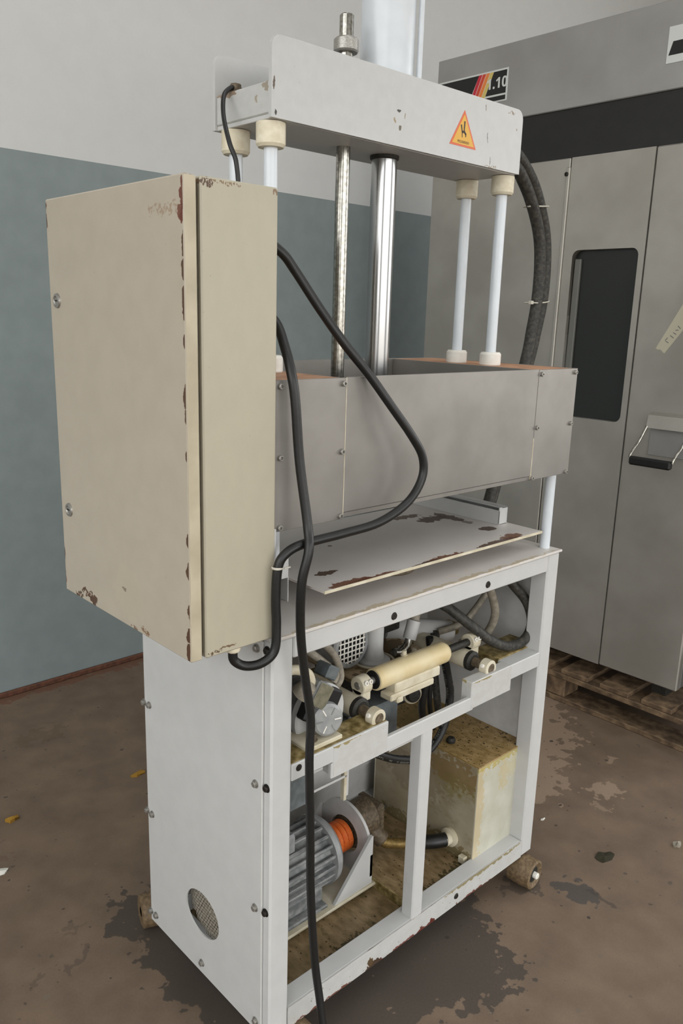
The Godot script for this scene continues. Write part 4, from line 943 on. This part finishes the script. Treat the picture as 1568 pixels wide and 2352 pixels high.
# ---------------------------------------------------------------- inside the base: upper drive and sealing gear
func upper_drive() -> void:
	# ram column and plate
	var cr := thing("ram_carriage", "oily brown carriage plate with a white ram column standing on it inside the base", "carriage", V(0.47, 0.69, -0.22))
	put("plate", bx(V(0.362, 0.692, -0.36), V(0.62, 0.704, -0.122), 0.002), painted(paint(256, 256, Color(0.56, 0.48, 0.36), Color(0.74, 0.66, 0.53), 0.02, [
		{"e": [0.5, 0.75, 0.4, 0.14], "c": Color(0.30, 0.24, 0.13), "rag": 22.0, "a": 0.75}, {"e": [0.2, 0.85, 0.03, 0.03], "c": Color(0.32, 0.25, 0.12), "rag": 4.0}, {"e": [0.08, 0.8, 0.03, 0.03], "c": Color(0.36, 0.28, 0.14), "rag": 4.0}, {"e": [0.7, 0.5, 0.3, 0.25], "c": Color(0.28, 0.22, 0.10), "rag": 24.0, "a": 0.75}], 60, Color(0.2, 0.15, 0.07), Color(0.45, 0.36, 0.22), 63, 3.0), 0.55), cr)
	put("ram_column", Msh.new().lathe([Vector2(0, 0), Vector2(0.040, 0), Vector2(0.040, 0.006), Vector2(0.026, 0.010), Vector2(0.022, 0.03), Vector2(0.022, 0.24)], Transform3D(Basis.IDENTITY, V(0.470, 0.704, -0.205)), 28), M.white, cr)
	put("foot_ring", ring(V(0.470, 0.704, -0.205), Vector3.UP, 0.052, 0.046, 0.004), M.old_white, cr)
	put("under_plate", bx(V(0.40, 0.60, -0.34), V(0.58, 0.69, -0.16), 0.004), M.dark_iron, cr)
	for q in [[0.395, -0.14], [0.44, -0.145], [0.54, -0.15], [0.575, -0.17], [0.50, -0.14], [0.56, -0.20]]:
		put("bolt", hexbolt(0.007, 0.014), M.old_white, cr, Transform3D(Basis.IDENTITY, V(q[0], 0.704, q[1])))
	# horizontal air cylinder with its rods and clamps
	var ac := thing("air_cylinder", "yellowed cream horizontal cylinder with a rod at each end and clamp blocks", "cylinder", V(0.48, 0.69, -0.09))
	var ay := 0.733
	var az := -0.09
	put("barrel", Msh.new().lathe([Vector2(0.0, 0.004), Vector2(0.019, 0.004), Vector2(0.019, 0), Vector2(0.0245, 0.001), Vector2(0.0255, 0.004), Vector2(0.0255, 0.232), Vector2(0.021, 0.241), Vector2(0, 0.242)], along(V(0.352, ay, az), V(1, 0, 0)), 32), M.barrel, ac)
	put("end_seal", ring(V(0.350, ay, az), V(1, 0, 0), 0.021, 0.008, 0.005), M.black, ac)
	put("rod", cyl(V(0.302, ay, az), V(1, 0, 0), 0.0085, 0.06, 0.001, 18), M.zinc, ac)
	put("rod", cyl(V(0.59, ay, az), V(1, 0, 0), 0.0095, 0.105, 0.001, 18), M.dark_iron, ac)
	for x in [0.303, 0.680]:
		var cl := put("clamp", Msh.new().lathe([Vector2(0.009, 0), Vector2(0.019, 0), Vector2(0.021, 0.002), Vector2(0.021, 0.026), Vector2(0.019, 0.028), Vector2(0.009, 0.028)], along(V(x, ay, az), V(1, 0, 0)), 24).box(V(x, ay - 0.034, az - 0.016), V(x + 0.028, ay - 0.008, az + 0.016), 0.003), M.old_white, ac)
		for k in 2:
			put("clamp_screw", ring(V(x + 0.008 + k * 0.013, ay + 0.010, az + 0.0165), V(0, 0.35, 1), 0.0055, 0.003, 0.006, 0.001, 12), M.nylon_white, cl)
	var rail := put("valve_rail", Msh.new().box(V(0.402, ay - 0.042, az - 0.012), V(0.555, ay - 0.018, az + 0.022), 0.003).box(V(0.385, ay - 0.056, az - 0.010), V(0.53, ay - 0.040, az + 0.026), 0.003).box(V(0.40, ay - 0.062, az + 0.002), V(0.42, ay - 0.048, az + 0.032), 0.003), M.old_white, ac)
	put("nut", hexbolt(0.006, 0.012), M.old_white, rail, along(V(0.46, ay + 0.024, az - 0.01), V(0, 1, 0)))
	# two guide shafts along the depth, each held at the front by a ring clamp
	for q in [[0.290, "left"], [0.672, "right"]]:
		var x: float = q[0]
		var gs := thing("guide_shaft", "pale guide tube with a dark end and white ring clamp on the %s bearing plate" % q[1], "shaft", V(x, 0.66, -0.15), "guide shafts on the bearing plates")
		put("tube", cyl(V(x, 0.694, -0.24), V(0, 0, 1), 0.0235, 0.165, 0.002, 28), M.old_white, gs)
		put("wiper", Msh.new().lathe([Vector2(0, 0.001), Vector2(0.021, 0), Vector2(0.0245, 0.002), Vector2(0.0245, 0.012), Vector2(0.018, 0.016), Vector2(0, 0.016)], along(V(x, 0.694, -0.076), V(0, 0, 1)), 24), M.dark_iron, gs)
		put("shaft_end", cyl(V(x, 0.694, -0.07), V(0, 0, 1), 0.0115, 0.062, 0.001, 20), M.brown_iron, gs)
		var rc := put("ring_clamp", Msh.new().lathe([Vector2(0.0125, 0), Vector2(0.018, 0), Vector2(0.020, 0.002), Vector2(0.020, 0.022), Vector2(0.018, 0.024), Vector2(0.0125, 0.024), Vector2(0.0125, 0)], along(V(x, 0.694, -0.032), V(0, 0, 1)), 28).box(V(x - 0.009, 0.664, -0.030), V(x + 0.012, 0.682, -0.010), 0.002), M.old_white, gs)
		put("clamp_screw", cyl(V(x - 0.014, 0.700, -0.021), V(-1, 0.5, 0), 0.005, 0.010, 0.001, 10), M.nylon_white, rc)
	# small wheel behind the valve rail
	var hw := thing("hand_wheel", "small dark round knob with a cream rim below the cream cylinder", "knob", V(0.53, 0.60, -0.13))
	put("rim", ring(V(0.530, 0.628, -0.135), V(-0.4, 0.1, 1), 0.024, 0.019, 0.012), M.old_white, hw)
	put("boss", cyl(V(0.530, 0.628, -0.135), V(-0.4, 0.1, 1), 0.018, 0.022, 0.004), M.dark_iron, hw)
	# motor with the white perforated fan cover
	var fm := thing("fan_motor", "grey round motor behind the ram column with a white perforated fan cover", "motor", V(0.39, 0.70, -0.25))
	var fc := V(0.392, 0.764, -0.20)
	put("housing", Msh.new().lathe([Vector2(0, -0.12), Vector2(0.056, -0.12), Vector2(0.056, -0.004), Vector2(0.052, 0.0), Vector2(0.043, 0.0), Vector2(0.043, -0.004), Vector2(0.0, -0.004)], along(fc, V(0, 0, 1)), 40), M.motor_shell, fm)
	put("fan_recess", cyl(fc - V(0, 0, 0.004), V(0, 0, 1), 0.043, 0.001, 0.0002, 40), M.black, fm)
	var gm := Msh.new()
	for k in range(-3, 4):
		var hw2 := sqrt(maxf(0.0, 0.0018 - pow(k * 0.0122, 2)))
		if hw2 < 0.006: continue
		gm.box(fc + V(k * 0.0122 - 0.0017, -hw2, -0.001), fc + V(k * 0.0122 + 0.0017, hw2, 0.001), 0.0004)
		gm.box(fc + V(-hw2, k * 0.0122 - 0.0017, -0.0012), fc + V(hw2, k * 0.0122 + 0.0017, 0.0008), 0.0004)
	put("fan_grille", gm, M.nylon_white, fm).set_meta("kind", "stuff")
	# vacuum pump on the left with the grey end disc
	var vp := thing("vacuum_pump", "vacuum pump with white round end plate, black block and grey slotted disc behind left post", "pump", V(0.15, 0.65, -0.1))
	put("end_plate", Msh.new().lathe([Vector2(0, 0), Vector2(0.062, 0), Vector2(0.066, 0.004), Vector2(0.066, 0.016), Vector2(0.062, 0.020), Vector2(0, 0.020)], along(V(0.181, 0.716, -0.088), V(0.0, 0, 1)), 48), M.white, vp)
	put("motor_body", cyl(V(0.175, 0.716, -0.26), V(0.0, 0, 1), 0.055, 0.17, 0.006, 32), M.motor, vp)
	put("black_block", Msh.new().box(V(-0.040, -0.034, -0.012), V(0.040, 0.044, 0.016), 0.004, Transform3D(Basis(V(0, 0, 1), -0.5), V(0.165, 0.745, -0.060))), M.black, vp)
	var dc := V(0.163, 0.729, -0.036)
	var da := V(-0.25, 0.1, 1).normalized()
	var ds := put("slotted_disc", Msh.new().lathe([Vector2(0, 0.016), Vector2(0.028, 0.016), Vector2(0.033, 0.012), Vector2(0.034, 0.0), Vector2(0.030, -0.014), Vector2(0, -0.014)], along(dc, da), 36), M.motor_shell, vp)
	for k in 6:
		var dT := along(dc + da * 0.0162, da) * Transform3D(Basis(V(0, 1, 0), TAU * k / 6.0), Vector3.ZERO)
		put("slot", Msh.new().box(V(0.012, 0, -0.0013), V(0.027, 0.001, 0.0013), 0.0003, dT), M.nylon_white if k % 2 else M.motor, ds)
	var jb := put("junction_box", Msh.new().box(V(-0.022, -0.026, -0.02), V(0.022, 0.026, 0.022), 0.004, Transform3D(Basis(V(0, 0, 1), -0.62), V(0.148, 0.783, -0.052))), M.motor, vp)
	put("lid", Msh.new().box(V(-0.020, -0.024, 0.022), V(0.020, 0.024, 0.025), 0.002, Transform3D(Basis(V(0, 0, 1), -0.62), V(0.148, 0.783, -0.052))), M.olive_grey if M.has("olive_grey") else grain(Color(0.38, 0.37, 0.30), Color(0.47, 0.45, 0.38), 0.5, 0.0, 0.02, 6.0, 0.0, 60), jb)
	put("connector", Msh.new().box(V(-0.016, -0.014, -0.02), V(0.016, 0.014, 0.02), 0.003, Transform3D(Basis(V(0, 0, 1), -0.55), V(0.200, 0.806, -0.075))), M.blue_grey, vp)
	put("elbow", Msh.new().tube([V(0.08, 0.845, -0.06), V(0.105, 0.842, -0.055), V(0.128, 0.828, -0.05), V(0.138, 0.80, -0.05)], 0.010, 14), M.old_white, vp)
	put("pink_cap", Msh.new().lathe([Vector2(0, 0.03), Vector2(0.016, 0.026), Vector2(0.022, 0.0)], along(V(0.112, 0.792, -0.05), V(0.3, 0.8, 0.5)), 20), M.hose_grey, vp)
	put("foot_plate", bx(V(0.098, 0.684, -0.085), V(0.190, 0.694, -0.012), 0.002), M.old_white, vp)
	put("foot_bolt", hexbolt(0.007, 0.014), M.brown_iron, vp, Transform3D(Basis.IDENTITY, V(0.175, 0.694, -0.04)))
	put("foot_bolt", hexbolt(0.006, 0.014), M.brown_iron, vp, Transform3D(Basis.IDENTITY, V(0.128, 0.694, -0.03)))
	# grey cables dropping to the pump
	for q in [[[V(0.14, 0.90, -0.125), V(0.155, 0.868, -0.118), V(0.171, 0.849, -0.110), V(0.194, 0.827, -0.100), V(0.219, 0.802, -0.092), V(0.238, 0.780, -0.09), V(0.232, 0.765, -0.09)], "left-hand"], [[V(0.195, 0.90, -0.13), V(0.215, 0.862, -0.125), V(0.233, 0.838, -0.120), V(0.254, 0.812, -0.115), V(0.266, 0.782, -0.110), V(0.266, 0.756, -0.105), V(0.245, 0.735, -0.105)], "right-hand"]]:
		tag(put("motor_cable", Msh.new().tube(q[0], 0.0085, 12), M.hose_grey), "grey sheathed cable dropping from the top plate to the vacuum pump, %s of two" % q[1], "cable", "grey cables above the vacuum pump")
	# fittings and hoses in the middle and on the right
	var ef := thing("elbow_fitting", "chrome elbow fitting with a grey ferrule rising from the carriage plate", "fitting", V(0.53, 0.7, -0.2))
	put("elbow", Msh.new().tube([V(0.522, 0.716, -0.188), V(0.545, 0.712, -0.188), V(0.570, 0.720, -0.19), V(0.583, 0.742, -0.192)], 0.0105, 14), M.chrome_worn, ef)
	put("ferrule", Msh.new().tube([V(0.580, 0.735, -0.192), V(0.598, 0.778, -0.195)], 0.0165, 18, 1), M.grey_white, ef)
	put("hose", Msh.new().tube([V(0.598, 0.778, -0.195), V(0.625, 0.84, -0.205), V(0.65, 0.94, -0.215)], 0.0125, 14), M.hose_grey, ef)
	var vb := thing("valve_block", "dark greasy valve block with pipe unions behind the elbow fitting", "valve", V(0.56, 0.7, -0.28))
	put("block", bx(V(0.53, 0.735, -0.32), V(0.61, 0.90, -0.25), 0.004), M.dark_iron, vb)
	for k in 3:
		put("union", Msh.new().lathe([Vector2(0, 0), Vector2(0.011, 0), Vector2(0.011, 0.02), Vector2(0.007, 0.022), Vector2(0.007, 0.05), Vector2(0, 0.05)], along(V(0.54 + k * 0.026, 0.775 + k * 0.016, -0.25), V(0.2, 0.8, 0.6)), 8), M.zinc, vb)
	var mf := thing("solenoid_manifold", "dark manifold of upright solenoid valves below the top plate at the back right", "valve", V(0.72, 0.75, -0.3))
	put("bar", bx(V(0.66, 0.74, -0.33), V(0.86, 0.78, -0.28), 0.004), M.dark_iron, mf)
	for k in 6:
		put("solenoid", cyl(V(0.672 + k * 0.032, 0.778, -0.30), Vector3.UP, 0.012, 0.10, 0.003, 14), M.dark_iron if k % 2 else M.motor, mf)
	var bt := thing("round_tube", "large pale grey tube lying behind the cream cylinder", "tube", V(0.66, 0.69, -0.25))
	put("tube", cyl(V(0.60, 0.725, -0.30), V(0.8, -0.12, 0.45), 0.030, 0.19, 0.004, 28), M.grey_white, bt)
	var l1 := thing("looped_hose", "dusty black hose making the big loop at the right of the base", "hose", V(0.8, 0.7, -0.06))
	put("hose", Msh.new().tube([V(0.615, 0.86, -0.19), V(0.634, 0.831, -0.160), V(0.652, 0.815, -0.130), V(0.693, 0.770, -0.085), V(0.741, 0.729, -0.060), V(0.803, 0.703, -0.050), V(0.862, 0.708, -0.045), V(0.886, 0.747, -0.045), V(0.881, 0.798, -0.060), V(0.845, 0.847, -0.080), V(0.800, 0.90, -0.10), V(0.77, 0.94, -0.11)], 0.0125, 16), M.hose, l1)
	tag(put("grey_hose", Msh.new().tube([V(0.69, 0.93, -0.085), V(0.745, 0.870, -0.090), V(0.786, 0.820, -0.100), V(0.801, 0.776, -0.100), V(0.800, 0.735, -0.110), V(0.782, 0.706, -0.125), V(0.74, 0.69, -0.16)], 0.0105, 14), M.hose_grey), "beige grey hose bending in a half loop left of the big black loop", "hose")
	tag(put("grey_hose", Msh.new().tube([V(0.86, 0.86, -0.14), V(0.824, 0.809, -0.150), V(0.795, 0.770, -0.160), V(0.757, 0.738, -0.170), V(0.70, 0.72, -0.2)], 0.009, 12), M.hose_grey), "straight slanting beige hose behind the beige half loop", "hose")
	for k in 3:
		tag(put("drop_hose", Msh.new().tube([V(0.655 + k * 0.025, 0.72, -0.19 - k * 0.01), V(0.662 + k * 0.02, 0.64, -0.19 - k * 0.01), V(0.652 + k * 0.03, 0.53, -0.20), V(0.725 + k * 0.03, 0.41, -0.24)], [0.010, 0.007, 0.010][k], 10), [M.rubber, M.rubber, M.hose][k]), "dark hose dropping behind the cream cylinder toward the tank, %s" % ["leftmost of three", "middle of three", "rightmost of three"][k], "hose", "hoses dropping to the tank")

# ---------------------------------------------------------------- stainless machine on its pallet
func side_machine() -> void:
	var X := 1.95
	var o := thing("stainless_machine", "tall stainless steel machine with black band and dark window standing on a pallet", "machine", V(2.4, 0.15, -0.73))
	put("carcass", bx(V(X + 0.03, 0.20, -1.395), V(2.9, 2.53, -0.085), 0.003), M.steel_head, o)
	put("header_panel", bx(V(X, 2.262, -1.395), V(X + 0.03, 2.535, -0.02), 0.003), M.steel_head, o)
	put("black_band", bx(V(X + 0.008, 2.092, -1.395), V(X + 0.03, 2.262, -0.02), 0.001), M.band, o)
	put("panel", bx(V(X, 0.197, -1.395), V(X + 0.03, 2.092, -0.728), 0.003), M.steel_far, o)
	put("edge_strip", bx(V(X - 0.008, 1.05, -0.738), V(X + 0.004, 2.06, -0.723), 0.003), M.steel_far, o)
	var dr := put("door_panel", Msh.new().holed(Rect2(-0.722, 0.197, 0.322, 1.895), round_rect(Rect2(-0.684, 1.150, 0.262, 0.616), 0.026), facing_left(X + 0.03), 0.03), M.steel_far, o)
	put("window_pane", bx(V(X + 0.026, 1.14, -0.70), V(X + 0.032, 1.78, -0.41), 0.001), M.glass, dr)
	put("window_reveal", bx(V(X + 0.014, 1.16, -0.680), V(X + 0.026, 1.735, -0.655), 0.002), M.reveal, dr)
	put("panel", bx(V(X, 0.197, -0.397), V(X + 0.03, 2.092, -0.085), 0.004), M.steel_far, o)
	put("panel", bx(V(X + 0.012, 0.55, -0.08), V(X + 0.03, 2.092, 0.3), 0.003), M.steel_far, o)
	put("screw", socket_screw(0.008, 0.008), M.bolt_dark, o, along(V(X - 0.004, 2.035, -0.735), V(-1, 0, 0)))
	# latch handle
	var h := put("latch_handle", Msh.new().prism(PackedVector2Array([Vector2(X, 1.205), Vector2(X - 0.03, 1.195), Vector2(X - 0.04, 1.150), Vector2(X - 0.034, 1.150), Vector2(X - 0.026, 1.188), Vector2(X, 1.195)]), facing_front(-0.300), 0.16), M.steel_far, o)
	put("back_plate", bx(V(X - 0.004, 1.05, -0.30), V(X, 1.20, -0.14), 0.001), M.steel_head, h)
	for z in [-0.298, -0.142]:
		put("arm", Msh.new().tube([V(X - 0.036, 1.155, z), V(X - 0.06, 1.10, z - 0.012), V(X - 0.09, 1.062, z - 0.02), V(X - 0.095, 1.045, z - 0.022)], 0.005, 10), M.chrome_worn, h)
	put("grip", bx(V(X - 0.108, 1.022, -0.318), V(X - 0.084, 1.052, -0.166), 0.006), M.black, h)
	# sign with the number
	var s := put("number_sign", bx(V(X - 0.0015, 2.334, -1.49 + 0.10), V(X, 2.4505, -1.036), 0.0004), M.sign_white, o)
	var T := facing_left(X - 0.0015)
	var Q := func(a: float, b: float, c: float, d: float, y0: float, y1: float) -> Msh:
		return Msh.new().prism(PackedVector2Array([Vector2(a, y0), Vector2(b, y0), Vector2(c, y1), Vector2(d, y1)]), T, 0.0004)
	put("black_field", Q.call(-1.383, -1.217, -1.177, -1.383, 2.362, 2.444), M.sign_black, s)
	put("black_field", Q.call(-1.140, -1.0435, -1.0425, -1.105, 2.362, 2.444), M.sign_black, s)
	put("black_stripe", Q.call(-1.383, -1.0435, -1.0435, -1.383, 2.339, 2.355), M.sign_black, s)
	var cols := [Color(0.74, 0.12, 0.20), Color(0.78, 0.25, 0.14), Color(0.88, 0.50, 0.22), Color(0.80, 0.72, 0.40)]
	for k in 4:
		var a := -1.215 + k * 0.0185
		put("colour_stripe", Q.call(a, a + 0.016, a + 0.054, a + 0.038, 2.357, 2.4445), flat(cols[k], 0.4), s)
	var tm := TextMesh.new()
	var fo := SystemFont.new()
	fo.font_names = PackedStringArray(["Droid Sans"])
	fo.font_weight = 700
	tm.font = fo
	tm.text = "1.10"
	tm.font_size = 64
	tm.pixel_size = 0.00082
	tm.depth = 0.0008
	put("number", tm, M.sign_white, s, Transform3D(Basis(V(0, 0, 1), V(0, 1, 0), V(-1, 0, 0)), V(X - 0.0022, 2.402, -1.087)))
	var s2 := put("maker_sign", bx(V(X - 0.0015, 2.343, -0.40), V(X, 2.454, -0.06), 0.0004), M.sign_white, o)
	put("dark_shape", Msh.new().prism(PackedVector2Array([Vector2(-0.394, 2.367), Vector2(-0.12, 2.367), Vector2(-0.12, 2.408), Vector2(-0.382, 2.408)]), T, 0.0004), M.sign_black, s2)
	# strip of tape with pencilled letters
	var tp := put("tape_strip", Msh.new().prism(PackedVector2Array([Vector2(-0.318, 1.4246), Vector2(-0.310, 1.4195), Vector2(-0.300, 1.4215), Vector2(-0.292, 1.414), Vector2(-0.2842, 1.4083), Vector2(-0.205, 1.525), Vector2(-0.238, 1.580)]), facing_left(X), 0.0008), flat(Color(0.70, 0.68, 0.60), 0.7), o)
	var wr := Msh.new()
	for q in [[-0.287, 1.452, -0.279, 1.462], [-0.285, 1.450, -0.274, 1.445], [-0.271, 1.470, -0.258, 1.462], [-0.262, 1.480, -0.250, 1.474], [-0.255, 1.488, -0.244, 1.489], [-0.248, 1.503, -0.238, 1.494]]:
		var a := Vector2(q[0], q[1])
		var b := Vector2(q[2], q[3])
		var n := (b - a).orthogonal().normalized() * 0.0012
		wr.prism(PackedVector2Array([a - n, b - n, b + n, a + n]), facing_left(X - 0.0008), 0.0002)
	put("pencil_letters", wr, flat(Color(0.36, 0.36, 0.37), 0.8), tp)
	# pallet
	var pl := thing("pallet", "dirty brown wooden pallet carrying the stainless machine", "pallet", V(2.4, 0, -0.66))
	var zs := [-1.33, -0.58, 0.09]
	for k in 3:
		put("block", bx(V(1.91, 0.022, zs[k] - 0.07), V(2.02, 0.100, zs[k] + 0.07), 0.004), M.wood, pl)
		put("block", bx(V(2.40, 0.022, zs[k] - 0.07), V(2.52, 0.100, zs[k] + 0.07), 0.004), M.wood, pl)
	put("bottom_board", bx(V(1.905, 0.0, -1.40), V(2.02, 0.022, 0.16), 0.003), M.wood, pl)
	put("bottom_board", bx(V(2.38, 0.0, -1.40), V(2.52, 0.022, 0.16), 0.003), M.wood, pl)
	put("stringer_board", bx(V(1.905, 0.100, -1.40), V(2.02, 0.122, 0.16), 0.003), M.wood, pl)
	put("stringer_board", bx(V(2.38, 0.100, -1.40), V(2.52, 0.122, 0.16), 0.003), M.wood, pl)
	for k in 9:
		put("deck_board", bx(V(1.91, 0.122, -1.39 + k * 0.171), V(2.9, 0.142, -1.27 + k * 0.171), 0.003), M.wood, pl)
	for q in [[V(2.0, 0.142, -1.35), V(2.06, 0.2, -1.29)], [V(2.0, 0.142, -0.2), V(2.06, 0.2, -0.14)], [V(2.7, 0.142, -1.35), V(2.76, 0.2, -1.29)], [V(2.7, 0.142, -0.2), V(2.76, 0.2, -0.14)]]:
		put("machine_foot", bx(q[0], q[1], 0.003), M.dark_iron, o)
	tag(put("timber_post", bx(V(1.96, 0.142, -0.04), V(2.06, 0.36, 0.06), 0.004), M.wood), "rough wooden post standing on the pallet at the right edge of the stainless machine", "post")

# ---------------------------------------------------------------- litter on the floor
func litter(called: String, label: String, cat: String, c: Vector3, r: float, h: float, mat: Material, sd: int) -> void:
	var rng := RandomNumberGenerator.new()
	rng.seed = sd
	var m := Msh.new()
	var ringp := []
	for k in 9:
		var a := TAU * k / 9.0
		ringp.append(c + V(cos(a) * r * rng.randf_range(0.7, 1.3), h * rng.randf_range(0.1, 0.9), sin(a) * r * 0.6 * rng.randf_range(0.6, 1.3)))
	var topc := c + V(0, h, 0)
	for k in 9:
		var a: Vector3 = ringp[k]
		var b: Vector3 = ringp[(k + 1) % 9]
		var nn := (a - topc).cross(b - topc).normalized()
		if nn.y < 0: nn = -nn
		m.tri(topc, a, b, nn, nn, nn)
		var a0 := V(a.x, 0.0, a.z)
		var b0 := V(b.x, 0.0, b.z)
		m.quad(a, b, b0, a0, V(a.x - c.x, 0, a.z - c.z).normalized())
	tag(put(called, m, mat), label, cat)

func floor_bits() -> void:
	litter("dry_leaf", "small curled yellow dry leaf on the floor left of the press", "leaf", V(-0.06, 0, -1.17), 0.020, 0.014, M.leaf_yellow, 1)
	litter("dry_leaf", "brownish yellow leaf scrap lying close behind the press side panel", "leaf", V(0.345, 0, -1.15), 0.024, 0.010, M.leaf_yellow, 2)
	litter("paper_scrap", "white scrap of paper at the left edge of the floor", "scrap", V(-0.175, 0, -0.96), 0.022, 0.006, M.nylon_white, 3)
	litter("pebble", "pale pinkish pebble on the floor at right in front of the pallet", "pebble", V(1.37, 0, 0.215), 0.016, 0.014, M.hose_grey, 4)
	litter("crushed_leaf", "dark green crushed leaf on the floor right of the caster", "leaf", V(1.15, 0, 0.10), 0.034, 0.004, M.dirt, 5)
	litter("paint_chip", "tiny white paint chip on the floor behind the right post", "chip", V(1.17, 0, -0.12), 0.008, 0.004, M.nylon_white, 6)
